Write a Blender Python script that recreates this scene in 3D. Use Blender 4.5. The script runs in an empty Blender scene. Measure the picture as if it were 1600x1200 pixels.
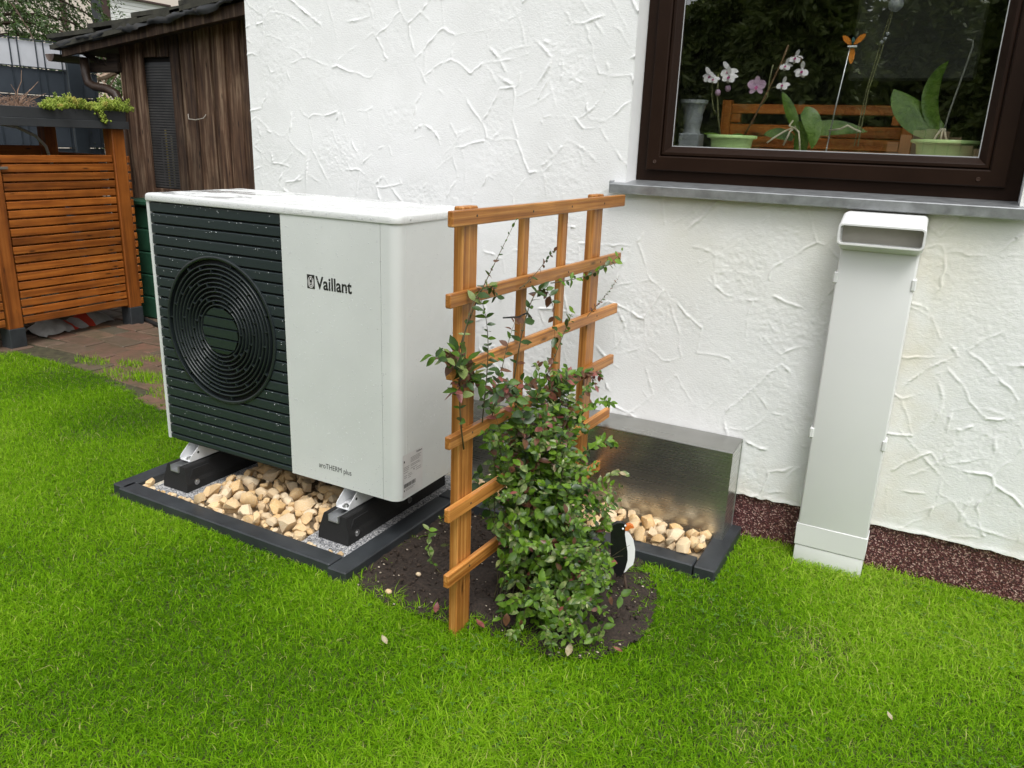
import bpy, bmesh, math, random
import numpy as np
from mathutils import Vector, Matrix, Euler

random.seed(7)
rng = np.random.default_rng(11)
SC = bpy.context.scene
COL = SC.collection
PI = math.pi

# ------------------------------------------------------------------ camera
cam_d = bpy.data.cameras.new('camera')
cam = bpy.data.objects.new('camera', cam_d)
COL.objects.link(cam)
YAW, PITCH, ROLL = 0.486059, 0.297334, 0.0368605
_f = Vector((-math.sin(YAW) * math.cos(PITCH), math.cos(YAW) * math.cos(PITCH), -math.sin(PITCH)))
_r0 = Vector((math.cos(YAW), math.sin(YAW), 0))
_u0 = _r0.cross(_f)
_r = math.cos(ROLL) * _r0 + math.sin(ROLL) * _u0
_u = _r.cross(_f)
M = Matrix.Identity(4)
for i in range(3):
    M[i][0], M[i][1], M[i][2] = _r[i], _u[i], -_f[i]
M.translation = (2.62983, -2.01236, 1.19894)
cam.matrix_world = M
cam_d.sensor_width = 36.0
cam_d.lens = 36 * 1242.706 / 1600
cam_d.clip_start = 0.02
cam_d.clip_end = 500
SC.camera = cam
CAMP = Vector((2.62983, -2.01236, 1.19894))

# ------------------------------------------------------------------ sky, sun, exposure
SUN_EL, SUN_AZ = math.radians(60), math.radians(140)     # azimuth clockwise from +y
W = bpy.data.worlds.new('World')
SC.world = W
W.use_nodes = True
nt = W.node_tree
nt.nodes.clear()
sky = nt.nodes.new('ShaderNodeTexSky')
sky.sky_type = 'NISHITA'
sky.sun_disc = False
sky.sun_elevation = SUN_EL
sky.sun_rotation = SUN_AZ
sky.dust_density = 3.0
sky.air_density = 1.0
hs = nt.nodes.new('ShaderNodeHueSaturation')
hs.inputs['Saturation'].default_value = 0.14
bg = nt.nodes.new('ShaderNodeBackground')
bg.inputs['Strength'].default_value = 0.15
wo = nt.nodes.new('ShaderNodeOutputWorld')
nt.links.new(sky.outputs[0], hs.inputs['Color'])
nt.links.new(hs.outputs[0], bg.inputs['Color'])
nt.links.new(bg.outputs[0], wo.inputs['Surface'])

sun_d = bpy.data.lights.new('sun', 'SUN')
sun_d.energy = 1.0
sun_d.angle = math.radians(28)
sun_d.color = (1.0, 0.985, 0.96)
sun = bpy.data.objects.new('sun', sun_d)
COL.objects.link(sun)
_sd = Vector((math.sin(SUN_AZ) * math.cos(SUN_EL), math.cos(SUN_AZ) * math.cos(SUN_EL), math.sin(SUN_EL)))
sun.rotation_euler = (-_sd).to_track_quat('-Z', 'Y').to_euler()

SC.view_settings.view_transform = 'Standard'
SC.view_settings.look = 'None'
SC.view_settings.exposure = 0.75
SC.view_settings.gamma = 1.0
SC.view_settings.use_curve_mapping = False
SC.render.engine = 'CYCLES'
SC.cycles.use_denoising = True
SC.cycles.max_bounces = 8
SC.cycles.transparent_max_bounces = 12

# ------------------------------------------------------------------ helpers: objects
def tag(o, label=None, cat=None, group=None, kind=None):
    if label: o['label'] = label
    if cat: o['category'] = cat
    if group: o['group'] = group
    if kind: o['kind'] = kind
    return o

def thing(name, label, cat, loc=(0, 0, 0), group=None, kind=None):
    o = bpy.data.objects.new(name, None)
    COL.objects.link(o)
    o.location = loc
    o.empty_display_size = 0.05
    return tag(o, label, cat, group, kind)

def root_loc(p):
    v = Vector((0, 0, 0))
    while p is not None:
        v += p.location
        p = p.parent
    return v

class MB:
    """collects shapes in world coordinates, then links them as one mesh object"""
    def __init__(s):
        s.v, s.f, s.m = [], [], []
    def add(s, vs, fs, mi=0):
        n = len(s.v)
        s.v += [tuple(p) for p in vs]
        for f in fs:
            s.f.append(tuple(i + n for i in f))
            s.m.append(mi)
        return s
    def box(s, x0, x1, y0, y1, z0, z1, b=0.0, mi=0, seg=1):
        if b <= 0:
            vs = [(x, y, z) for z in (z0, z1) for y in (y0, y1) for x in (x0, x1)]
            return s.add(vs, [(0, 2, 3, 1), (4, 5, 7, 6), (0, 1, 5, 4), (2, 6, 7, 3), (0, 4, 6, 2), (1, 3, 7, 5)], mi)
        bm = bmesh.new()
        bmesh.ops.create_cube(bm, size=1.0)
        for v in bm.verts:
            v.co = ((x0 + x1) / 2 + v.co.x * (x1 - x0), (y0 + y1) / 2 + v.co.y * (y1 - y0), (z0 + z1) / 2 + v.co.z * (z1 - z0))
        bmesh.ops.bevel(bm, geom=bm.edges[:], offset=b, segments=seg, affect='EDGES', profile=0.5)
        return s.bm(bm, mi)
    def bm(s, bm, mi=0):
        bm.verts.index_update()
        s.add([v.co for v in bm.verts], [[v.index for v in f.verts] for f in bm.faces], mi)
        bm.free()
        return s
    def obox(s, mat, sx, sy, sz, b=0.0, mi=0):
        t = MB().box(-sx / 2, sx / 2, -sy / 2, sy / 2, -sz / 2, sz / 2, b)
        return s.add([mat @ Vector(p) for p in t.v], t.f, mi)
    def tube(s, pts, r, n=8, cap=True, mi=0):
        pts = [Vector(p) for p in pts]
        rs = r if hasattr(r, '__len__') else [r] * len(pts)
        vs, fs = [], []
        up = None
        for i, p in enumerate(pts):
            d = (pts[min(i + 1, len(pts) - 1)] - pts[max(i - 1, 0)]).normalized()
            if up is None:
                up = Vector((0, 0, 1)) if abs(d.z) < 0.9 else Vector((1, 0, 0))
            a = d.cross(up)
            if a.length < 1e-5: a = d.orthogonal()
            a.normalize()
            b2 = a.cross(d).normalized()
            up = b2
            for k in range(n):
                t = 2 * PI * k / n
                vs.append(p + float(rs[i]) * (math.cos(t) * a + math.sin(t) * b2))
        for i in range(len(pts) - 1):
            for k in range(n):
                k2 = (k + 1) % n
                fs.append((i * n + k, i * n + k2, (i + 1) * n + k2, (i + 1) * n + k))
        if cap:
            fs.append(tuple(range(n))[::-1])
            fs.append(tuple(range((len(pts) - 1) * n, len(pts) * n)))
        return s.add(vs, fs, mi)
    def lathe(s, prof, c, n=24, mi=0, axis='z', sx=1.0, sy=1.0):
        vs, fs = [], []
        for (r, h) in prof:
            for k in range(n):
                t = 2 * PI * k / n
                a, b2 = r * math.cos(t) * sx, r * math.sin(t) * sy
                if axis == 'z': vs.append((c[0] + a, c[1] + b2, c[2] + h))
                elif axis == 'y': vs.append((c[0] + a, c[1] + h, c[2] + b2))
                else: vs.append((c[0] + h, c[1] + a, c[2] + b2))
        for i in range(len(prof) - 1):
            for k in range(n):
                k2 = (k + 1) % n
                fs.append((i * n + k, i * n + k2, (i + 1) * n + k2, (i + 1) * n + k))
        return s.add(vs, fs, mi)
    def prism(s, poly, axis, a0, a1, mi=0):
        """poly: 2-D outline; extruded along axis from a0 to a1"""
        def P(p, a):
            if axis == 'x': return (a, p[0], p[1])
            if axis == 'y': return (p[0], a, p[1])
            return (p[0], p[1], a)
        n = len(poly)
        vs = [P(p, a0) for p in poly] + [P(p, a1) for p in poly]
        fs = [tuple(range(n))[::-1], tuple(range(n, 2 * n))]
        for i in range(n):
            j = (i + 1) % n
            fs.append((i, j, n + j, n + i))
        return s.add(vs, fs, mi)
    def ball(s, c, r, mi=0, sub=1, sc=(1, 1, 1), rot=None):
        bm = bmesh.new()
        bmesh.ops.create_icosphere(bm, subdivisions=sub, radius=r)
        for v in bm.verts:
            q = Vector((v.co.x * sc[0], v.co.y * sc[1], v.co.z * sc[2]))
            if rot is not None: q = rot @ q
            v.co = q + Vector(c)
        return s.bm(bm, mi)
    def build(s, name, mat, parent=None, smooth=False, fix=True, flat_angle=None):
        off = root_loc(parent)
        me = bpy.data.meshes.new(name)
        vv = [(p[0] - off.x, p[1] - off.y, p[2] - off.z) for p in s.v]
        me.from_pydata(vv, [], s.f)
        mats = mat if isinstance(mat, (list, tuple)) else [mat]
        for m in mats: me.materials.append(m)
        if len(mats) > 1: me.polygons.foreach_set('material_index', s.m)
        if fix:
            bm = bmesh.new(); bm.from_mesh(me)
            bmesh.ops.recalc_face_normals(bm, faces=bm.faces)
            bm.to_mesh(me); bm.free()
        if smooth:
            me.polygons.foreach_set('use_smooth', [True] * len(me.polygons))
            if flat_angle: me.set_sharp_from_angle(angle=math.radians(flat_angle))
        me.update()
        o = bpy.data.objects.new(name, me)
        COL.objects.link(o)
        o.parent = parent
        return o

def np_mesh(name, V, F, mat, parent=None, smooth=False, fcounts=None, mats=None, midx=None, attr=None):
    """fast mesh from arrays; F (n,k) or flat with fcounts"""
    me = bpy.data.meshes.new(name)
    V = np.asarray(V, np.float32)
    me.vertices.add(len(V)); me.vertices.foreach_set('co', V.ravel())
    if fcounts is None:
        F = np.asarray(F, np.int32)
        fcounts = np.full(len(F), F.shape[1], np.int32); F = F.ravel()
    F = np.asarray(F, np.int32)
    me.loops.add(len(F)); me.loops.foreach_set('vertex_index', F)
    st = np.zeros(len(fcounts), np.int32); st[1:] = np.cumsum(fcounts)[:-1]
    me.polygons.add(len(fcounts)); me.polygons.foreach_set('loop_start', st)
    try: me.polygons.foreach_set('loop_total', np.asarray(fcounts, np.int32))
    except Exception: pass
    for m in (mats or [mat]): me.materials.append(m)
    if midx is not None: me.polygons.foreach_set('material_index', np.asarray(midx, np.int32))
    if smooth: me.polygons.foreach_set('use_smooth', np.ones(len(fcounts), bool))
    if attr is not None:
        for k, a in attr.items():
            at = me.attributes.new(k, 'FLOAT', 'POINT'); at.data.foreach_set('value', np.asarray(a, np.float32))
    me.update(calc_edges=True)
    me.validate()
    o = bpy.data.objects.new(name, me)
    COL.objects.link(o)
    o.parent = parent
    return o

def inst(src, parent, loc=None, rot=None, scale=None, mat=None):
    o = src.copy()
    COL.objects.link(o)
    o.parent = parent
    if loc is not None: o.location = loc
    if rot is not None: o.rotation_euler = rot
    if scale is not None: o.scale = scale
    return o

# ------------------------------------------------------------------ helpers: materials
class Mat:
    def __init__(s, name, col=(0.5, 0.5, 0.5), rough=0.6, metal=0.0, spec=0.5):
        s.m = bpy.data.materials.new(name); s.m.use_nodes = True
        s.t = s.m.node_tree; s.b = s.t.nodes['Principled BSDF']
        s.b.inputs['Base Color'].default_value = (*col, 1)
        s.b.inputs['Roughness'].default_value = rough
        s.b.inputs['Metallic'].default_value = metal
        s.b.inputs['Specular IOR Level'].default_value = spec
        s.bump_prev = None
    def n(s, typ, **kw):
        nd = s.t.nodes.new(typ)
        for k, v in kw.items():
            if k in nd.inputs: nd.inputs[k].default_value = v
            else: setattr(nd, k, v)
        return nd
    def l(s, a, b): s.t.links.new(a, b)
    def coord(s, scale=(1, 1, 1), kind='Object', rnd=True):
        tc = s.n('ShaderNodeTexCoord')
        out = tc.outputs[kind]
        if rnd:
            oi = s.n('ShaderNodeObjectInfo')
            cb = s.n('ShaderNodeVectorMath', operation='SCALE')
            comb = s.n('ShaderNodeCombineXYZ')
            s.l(oi.outputs['Random'], comb.inputs[0]); s.l(oi.outputs['Random'], comb.inputs[1]); s.l(oi.outputs['Random'], comb.inputs[2])
            s.l(comb.outputs[0], cb.inputs[0]); cb.inputs['Scale'].default_value = 17.3
            ad = s.n('ShaderNodeVectorMath', operation='ADD')
            s.l(out, ad.inputs[0]); s.l(cb.outputs[0], ad.inputs[1]); out = ad.outputs[0]
        mp = s.n('ShaderNodeMapping')
        mp.inputs['Scale'].default_value = scale
        s.l(out, mp.inputs['Vector'])
        return mp.outputs[0]
    def noise(s, co, scale=5, detail=4, rough=0.55, dist=0.0):
        nd = s.n('ShaderNodeTexNoise'); nd.inputs['Scale'].default_value = scale
        nd.inputs['Detail'].default_value = detail; nd.inputs['Roughness'].default_value = rough
        nd.inputs['Distortion'].default_value = dist
        s.l(co, nd.inputs['Vector']); return nd.outputs['Fac']
    def voro(s, co, scale=5, feat='F1', out='Distance'):
        nd = s.n('ShaderNodeTexVoronoi'); nd.feature = feat; nd.inputs['Scale'].default_value = scale
        s.l(co, nd.inputs['Vector']); return nd.outputs[out]
    def ramp(s, fac, stops):
        nd = s.n('ShaderNodeValToRGB'); cr = nd.color_ramp
        while len(cr.elements) < len(stops): cr.elements.new(0.5)
        for e, (p, c) in zip(cr.elements, stops):
            e.position = p; e.color = (*c, 1) if len(c) == 3 else c
        s.l(fac, nd.inputs[0]); return nd.outputs[0]
    def mix(s, fac, a, b, mode='MIX'):
        nd = s.n('ShaderNodeMix'); nd.data_type = 'RGBA'; nd.blend_type = mode
        for sock, v in ((nd.inputs[0], fac), (nd.inputs[6], a), (nd.inputs[7], b)):
            if isinstance(v, (int, float)): sock.default_value = v
            elif isinstance(v, (tuple, list)): sock.default_value = (*v, 1)
            else: s.l(v, sock)
        return nd.outputs[2]
    def col(s, sock): s.l(sock, s.b.inputs['Base Color'])
    def rgh(s, sock, lo, hi):
        mr = s.n('ShaderNodeMapRange'); mr.inputs['To Min'].default_value = lo; mr.inputs['To Max'].default_value = hi
        s.l(sock, mr.inputs['Value']); s.l(mr.outputs[0], s.b.inputs['Roughness'])
    def bump(s, h, strength=0.3, dist=0.01):
        nd = s.n('ShaderNodeBump'); nd.inputs['Strength'].default_value = strength; nd.inputs['Distance'].default_value = dist
        s.l(h, nd.inputs['Height'])
        if s.bump_prev is not None: s.l(s.bump_prev, nd.inputs['Normal'])
        s.bump_prev = nd.outputs[0]
        s.l(nd.outputs[0], s.b.inputs['Normal'])
    def rand(s):
        return s.n('ShaderNodeObjectInfo').outputs['Random']

def wood(name, c1, c2, c3, axis, rough=0.45, scale=1.0, var=0.25, bump=0.25):
    """straight-grained wood; axis = grain direction in object space"""
    m = Mat(name, c2, rough)
    sc = [38 * scale] * 3
    sc['xyz'.index(axis)] = 1.6
    co = m.coord(sc)
    g = m.noise(co, 1.0, 6, 0.62, 0.6)
    c = m.ramp(g, [(0.33, c1), (0.5, c2), (0.66, c3)])
    co2 = m.coord((6, 6, 6))
    k = m.noise(co2, 1.0, 3)
    c = m.mix(m.ramp(k, [(0.3, (0, 0, 0)), (0.75, (0.55, 0.55, 0.55))]), c, tuple(x * 0.62 for x in c1))
    # knots
    sk = [20, 20, 20]; sk['xyz'.index(axis)] = 5
    kn = m.voro(m.coord(sk), 1.0)
    c = m.mix(m.ramp(kn, [(0.05, (0.9, 0.9, 0.9)), (0.16, (0, 0, 0))]), c, tuple(x * 0.25 for x in c1))
    rv = m.n('ShaderNodeMapRange'); m.l(m.rand(), rv.inputs['Value'])
    rv.inputs['To Min'].default_value = 1 - var; rv.inputs['To Max'].default_value = 1 + var
    hsv = m.n('ShaderNodeHueSaturation'); m.l(c, hsv.inputs['Color']); m.l(rv.outputs[0], hsv.inputs['Value'])
    m.col(hsv.outputs[0])
    m.rgh(g, rough - 0.1, rough + 0.15)
    m.bump(g, bump, 0.002)
    return m.m

def plain(name, col, rough=0.5, metal=0.0, nz=0.12, nscale=8, bump=0.0, bscale=200, spec=0.5, rvar=0.08):
    m = Mat(name, col, rough, metal, spec)
    co = m.coord((1, 1, 1))
    a = m.noise(co, nscale, 5, 0.6)
    lo = tuple(max(0, x * (1 - nz)) for x in col); hi = tuple(min(1, x * (1 + nz)) for x in col)
    m.col(m.ramp(a, [(0.3, lo), (0.7, hi)]))
    m.rgh(a, max(0.02, rough - rvar), min(1, rough + rvar))
    if bump > 0: m.bump(m.noise(co, bscale, 3, 0.6), bump, 0.002)
    return m.m

TW1, TW2, TW3 = (0.25, 0.085, 0.015), (0.46, 0.185, 0.040), (0.66, 0.32, 0.09)
M_trel_z = wood('trellis wood upright', TW1, TW2, TW3, 'z', 0.42, 2.6, 0.10, 0.4)
M_trel_y = wood('trellis wood rail', TW1, TW2, TW3, 'y', 0.38, 2.6, 0.16, 0.4)
BW1, BW2, BW3 = (0.17, 0.046, 0.008), (0.35, 0.102, 0.014), (0.48, 0.16, 0.026)
M_bin_y = wood('shelter slat wood', BW1, BW2, BW3, 'y', 0.38, 0.9, 0.24)
M_bin_x = wood('shelter side slat wood', BW1, BW2, BW3, 'x', 0.38, 0.9, 0.16)
M_bin_z = wood('shelter post wood', BW1, (0.35, 0.100, 0.014), (0.43, 0.14, 0.024), 'z', 0.42, 0.8, 0.08)
M_bench_x = wood('bench wood', (0.20, 0.055, 0.010), (0.50, 0.155, 0.025), (0.62, 0.23, 0.04), 'x', 0.35, 0.8, 0.12)
M_bench_z = wood('bench post wood', (0.20, 0.055, 0.010), (0.50, 0.155, 0.025), (0.62, 0.23, 0.04), 'z', 0.35, 0.8, 0.12)
M_shed = wood('weathered shed plank', (0.030, 0.013, 0.007), (0.105, 0.055, 0.030), (0.27, 0.185, 0.12), 'z', 0.8, 0.75, 0.45, 0.7)
M_shed_dark = wood('dark shed timber', (0.02, 0.012, 0.008), (0.05, 0.03, 0.02), (0.09, 0.06, 0.04), 'x', 0.8, 0.8, 0.2, 0.5)

def wet_paint(name, col, rough=0.28, streak=True):
    m = Mat(name, col, rough)
    co = m.coord((1, 1, 1), rnd=False)
    a = m.noise(co, 3.0, 4)
    lo = tuple(x * 0.95 for x in col); hi = tuple(min(1, x * 1.03) for x in col)
    m.col(m.ramp(a, [(0.35, lo), (0.65, hi)]))
    m.rgh(m.noise(co, 40, 3), rough - 0.06, rough + 0.1)
    m.bump(m.noise(co, 900, 2), 0.06, 0.0005)
    return m.m
M_case = wet_paint('pale grey enamelled steel', (0.63, 0.65, 0.635), 0.34)
def lid_mat():
    m = Mat('wet white enamelled steel', (0.66, 0.67, 0.66), 0.3)
    co = m.coord((1, 1, 1), rnd=False)
    p = m.noise(m.coord((5, 11, 5), rnd=False), 1.0, 4, 0.6, 0.4)
    m.rgh(m.ramp(p, [(0.44, (0, 0, 0)), (0.56, (1, 1, 1))]), 0.05, 0.5)
    m.bump(m.ramp(p, [(0.44, (1, 1, 1)), (0.50, (0, 0, 0))]), 0.25, 0.0008)
    m.bump(m.ramp(m.voro(m.coord((120, 120, 120), rnd=False), 1.0), [(0.2, (1, 1, 1)), (0.34, (0, 0, 0))]), 0.3, 0.001)
    return m.m
M_lid = lid_mat()
M_louvre = wet_paint('dark green grey louvre plastic', (0.020, 0.029, 0.031), 0.30)
M_grille = plain('black grille plastic', (0.014, 0.019, 0.020), 0.33, nz=0.2)
M_black_in = plain('black interior', (0.006, 0.007, 0.007), 0.8)
M_print = plain('black print', (0.012, 0.012, 0.011), 0.45)
M_print_grey = plain('grey print', (0.20, 0.19, 0.19), 0.5)
M_label = plain('label foil', (0.60, 0.59, 0.58), 0.35)
M_rubber = plain('black rubber granulate', (0.009, 0.009, 0.009), 0.75, nz=0.5, nscale=300, bump=0.6, bscale=350)
M_alu = plain('aluminium', (0.62, 0.63, 0.64), 0.32, 0.9)
M_white_metal = plain('white painted bracket', (0.72, 0.73, 0.74), 0.35)
M_bolt = plain('zinc bolt', (0.55, 0.55, 0.54), 0.3, 1.0)
M_board = plain('anthracite edging board', (0.030, 0.034, 0.038), 0.5, nz=0.3, nscale=12, bump=0.25, bscale=160)
M_plastic_white = plain('white plastic', (0.675, 0.68, 0.67), 0.36, nz=0.03, nscale=2)
M_plastic_in = plain('inside of white duct', (0.36, 0.34, 0.29), 0.5, nz=0.1)

def granite():
    m = Mat('speckled granite', (0.3, 0.3, 0.3), 0.6)
    v = m.voro(m.coord((1, 1, 1), rnd=False), 260, 'F1', 'Color')
    n2 = m.n('ShaderNodeRGBToBW'); m.l(v, n2.inputs[0])
    m.col(m.ramp(n2.outputs[0], [(0.15, (0.03, 0.032, 0.036)), (0.4, (0.16, 0.165, 0.175)), (0.65, (0.40, 0.40, 0.41)), (0.9, (0.66, 0.65, 0.62))]))
    return m.m
M_granite = granite()

def stone_mat():
    m = Mat('ochre limestone', (0.5, 0.36, 0.2), 0.75)
    co = m.coord((1, 1, 1))
    base = m.ramp(m.rand(), [(0.0, (0.78, 0.64, 0.43)), (0.22, (0.66, 0.44, 0.20)), (0.42, (0.80, 0.60, 0.34)), (0.6, (0.70, 0.46, 0.19)), (0.78, (0.82, 0.70, 0.50)), (1.0, (0.62, 0.48, 0.30))])
    a = m.noise(co, 38, 6, 0.65)
    c = m.mix(m.ramp(a, [(0.36, (0, 0, 0)), (0.72, (0.6, 0.6, 0.6))]), base, (0.50, 0.27, 0.08))
    b2 = m.noise(co, 14, 4, 0.6)
    c = m.mix(m.ramp(b2, [(0.5, (0, 0, 0)), (0.7, (0.6, 0.6, 0.6))]), c, (0.72, 0.66, 0.55))
    m.col(c)
    m.bump(a, 0.35, 0.004); m.bump(m.noise(co, 160, 3), 0.25, 0.0015)
    return m.m
M_stone = stone_mat()
M_fill = plain('sandy stone fill', (0.36, 0.28, 0.18), 0.9, nz=0.5, nscale=60, bump=0.8, bscale=120)
M_grit = plain('pale grit', (0.52, 0.48, 0.40), 0.9, nz=0.45, nscale=160, bump=0.8, bscale=260)

def steel(nm='', mt=0.93, k=0.90, lo=0.22, hi=0.34):
    m = Mat('brushed stainless steel' + nm, (0.50, 0.495, 0.47), 0.2, mt)
    co = m.coord((2.0, 2.0, 260), rnd=False)
    g = m.noise(co, 1.0, 3, 0.6)
    m.rgh(g, lo, hi)
    d = m.voro(m.coord((95, 95, 95), rnd=False), 1.0)
    n2 = m.noise(m.coord((6, 6, 6), rnd=False), 1.0, 4)
    m.col(m.ramp(n2, [(0.3, (0.50 * k, 0.495 * k, 0.46 * k)), (0.7, (0.62 * k, 0.615 * k, 0.58 * k))]))
    m.bump(g, 0.05, 0.0005)
    m.bump(m.ramp(d, [(0.08, (1, 1, 1)), (0.15, (0, 0, 0))]), 0.04, 0.0006)
    m.bump(m.noise(m.coord((1, 1, 1), rnd=False), 3.0, 2), 0.12, 0.02)
    return m.m
M_steel = steel()
M_steel_top = steel(' top', 0.9, 0.62, 0.18, 0.42)

def plaster():
    m = Mat('white trowelled plaster', (0.8, 0.79, 0.77), 0.9)
    co = m.coord((1, 1, 1), rnd=False)
    a = m.noise(co, 5.5, 5, 0.6)
    c = m.ramp(a, [(0.3, (0.75, 0.755, 0.75)), (0.7, (0.82, 0.825, 0.825))])
    # algae tint beside the duct and below the sill, there also painting sill shade
    sp = m.n('ShaderNodeSeparateXYZ'); m.l(co, sp.inputs[0])
    def band(sock, p0, p1, p2, p3):
        nd = m.n('ShaderNodeMapRange'); nd.interpolation_type = 'SMOOTHSTEP'
        m.l(sock, nd.inputs['Value']); nd.inputs['From Min'].default_value = p0; nd.inputs['From Max'].default_value = p1
        nd2 = m.n('ShaderNodeMapRange'); nd2.interpolation_type = 'SMOOTHSTEP'
        m.l(sock, nd2.inputs['Value']); nd2.inputs['From Min'].default_value = p2; nd2.inputs['From Max'].default_value = p3
        nd2.inputs['To Min'].default_value = 1; nd2.inputs['To Max'].default_value = 0
        mu = m.n('ShaderNodeMath', operation='MULTIPLY'); m.l(nd.outputs[0], mu.inputs[0]); m.l(nd2.outputs[0], mu.inputs[1])
        return mu.outputs[0]
    def mul(p, q):
        mu = m.n('ShaderNodeMath', operation='MULTIPLY'); m.l(p, mu.inputs[0])
        if isinstance(q, float): mu.inputs[1].default_value = q
        else: m.l(q, mu.inputs[1])
        return mu.outputs[0]
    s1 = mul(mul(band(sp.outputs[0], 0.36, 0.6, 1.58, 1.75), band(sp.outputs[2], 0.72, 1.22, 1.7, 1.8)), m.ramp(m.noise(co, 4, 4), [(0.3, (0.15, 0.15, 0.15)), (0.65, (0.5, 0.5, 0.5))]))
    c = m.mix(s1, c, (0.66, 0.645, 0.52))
    s2 = mul(mul(band(sp.outputs[0], 1.36, 1.38, 1.40, 1.62), band(sp.outputs[2], 0.0, 0.4, 1.2, 1.3)), m.ramp(m.noise(co, 7, 4), [(0.35, (0.1, 0.1, 0.1)), (0.65, (0.6, 0.6, 0.6))]))
    c = m.mix(s2, c, (0.68, 0.63, 0.50))
    s3 = mul(band(sp.outputs[2], 0.0, 0.15, 0.2, 0.42), m.ramp(m.noise(co, 9, 4), [(0.4, (0, 0, 0)), (0.75, (0.6, 0.6, 0.6))]))
    c = m.mix(s3, c, (0.62, 0.57, 0.48))
    m.col(c)
    m.bump(m.noise(m.coord((1, 1, 1.7), rnd=False), 110, 4, 0.65), 0.46, 0.003)
    m.bump(m.noise(co, 420, 3, 0.6), 0.30, 0.001)
    return m.m
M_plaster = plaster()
M_plaster_smooth = plain('smooth white reveal plaster', (0.76, 0.76, 0.755), 0.8, nz=0.05, nscale=6, bump=0.15, bscale=90)

def plinth_mat():
    m = Mat('red brown mosaic plaster', (0.1, 0.04, 0.04), 0.5)
    co = m.coord((1, 1, 1), rnd=False)
    v = m.voro(co, 230, 'F1', 'Color')
    bw = m.n('ShaderNodeSeparateColor'); m.l(v, bw.inputs[0])
    m.col(m.ramp(bw.outputs[0], [(0.0, (0.028, 0.007, 0.008)), (0.45, (0.085, 0.019, 0.021)), (0.76, (0.14, 0.040, 0.040)), (0.86, (0.34, 0.18, 0.16)), (1.0, (0.50, 0.34, 0.30))]))
    m.bump(m.voro(co, 230), 0.8, 0.004)
    return m.m
M_plinth = plinth_mat()
M_frame = plain('dark brown window frame', (0.0150, 0.0066, 0.0034), 0.45, nz=0.2, nscale=4, bump=0.06, bscale=80, spec=0.14)
M_zinc = plain('weathered zinc sheet', (0.36, 0.375, 0.385), 0.42, 0.75, nz=0.22, nscale=26, bump=0.08, bscale=60)

def glass_mat(name, refl=0.13, tint=(0.86, 0.88, 0.86), rough=0.0):
    m = bpy.data.materials.new(name); m.use_nodes = True
    t = m.node_tree; t.nodes.clear()
    tr = t.nodes.new('ShaderNodeBsdfTransparent'); tr.inputs[0].default_value = (*tint, 1)
    gl = t.nodes.new('ShaderNodeBsdfGlossy'); gl.inputs['Roughness'].default_value = rough
    lw = t.nodes.new('ShaderNodeLayerWeight'); lw.inputs['Blend'].default_value = 0.5
    pw = t.nodes.new('ShaderNodeMath'); pw.operation = 'POWER'; pw.inputs[1].default_value = 5.0
    ad = t.nodes.new('ShaderNodeMath'); ad.operation = 'MULTIPLY_ADD'; ad.inputs[1].default_value = 1.0 - refl; ad.inputs[2].default_value = refl
    ad.use_clamp = True
    t.links.new(lw.outputs['Facing'], pw.inputs[0])
    mx = t.nodes.new('ShaderNodeMixShader'); out = t.nodes.new('ShaderNodeOutputMaterial')
    t.links.new(pw.outputs[0], ad.inputs[0]); t.links.new(ad.outputs[0], mx.inputs[0])
    t.links.new(tr.outputs[0], mx.inputs[1]); t.links.new(gl.outputs[0], mx.inputs[2])
    t.links.new(mx.outputs[0], out.inputs[0])
    return m
M_glass = glass_mat('double glazing', 0.135, (0.97, 0.98, 0.97))
M_drop = Mat('water drop', (0.80, 0.82, 0.84), 0.04, 0, 0.8).m  # whitish base paints in the sky glint of clear drops
M_drop.node_tree.nodes['Principled BSDF'].inputs['Transmission Weight'].default_value = 0.35

def leafy(name, cols, rough=0.4, trans=0.25, attr=None, nscale=60, spec=0.5):
    m = Mat(name, cols[0], rough, 0, spec)
    co = m.coord((1, 1, 1))
    if attr:
        at = m.n('ShaderNodeAttribute'); at.attribute_name = attr; f = at.outputs['Fac']
    else:
        f = m.noise(co, nscale, 3)
    k = len(cols)
    if attr: st = [(i / (k - 1), c) for i, c in enumerate(cols)]
    else: st = [(0.3 + 0.4 * i / (k - 1), c) for i, c in enumerate(cols)]
    c = m.ramp(f, st)
    m.col(c)
    tb = m.n('ShaderNodeBsdfTranslucent'); m.l(c, tb.inputs[0])
    mx = m.n('ShaderNodeMixShader'); mx.inputs[0].default_value = trans
    out = [n for n in m.t.nodes if n.type == 'OUTPUT_MATERIAL'][0]
    m.l(m.b.outputs[0], mx.inputs[1]); m.l(tb.outputs[0], mx.inputs[2]); m.l(mx.outputs[0], out.inputs[0])
    return m.m
M_grass = leafy('lawn grass blade', [(0.065, 0.170, 0.003), (0.145, 0.335, 0.005), (0.250, 0.470, 0.010), (0.38, 0.57, 0.05), (0.50, 0.46, 0.19)], 0.6, 0.45, 'tint', spec=0.10)
M_clover = leafy('clover leaf', [(0.05, 0.13, 0.012), (0.10, 0.22, 0.025), (0.16, 0.29, 0.05)], 0.5, 0.25, 'tint')
M_ground = plain('turf soil', (0.062, 0.075, 0.018), 0.95, nz=0.5, nscale=40, bump=0.8, bscale=90)
M_soil = plain('dark garden soil', (0.030, 0.020, 0.014), 0.9, nz=0.65, nscale=110, bump=0.9, bscale=220)
M_needle = leafy('spruce needle', [(0.024, 0.050, 0.010), (0.055, 0.105, 0.022), (0.11, 0.17, 0.045)], 0.5, 0.25, 'tint')
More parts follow.
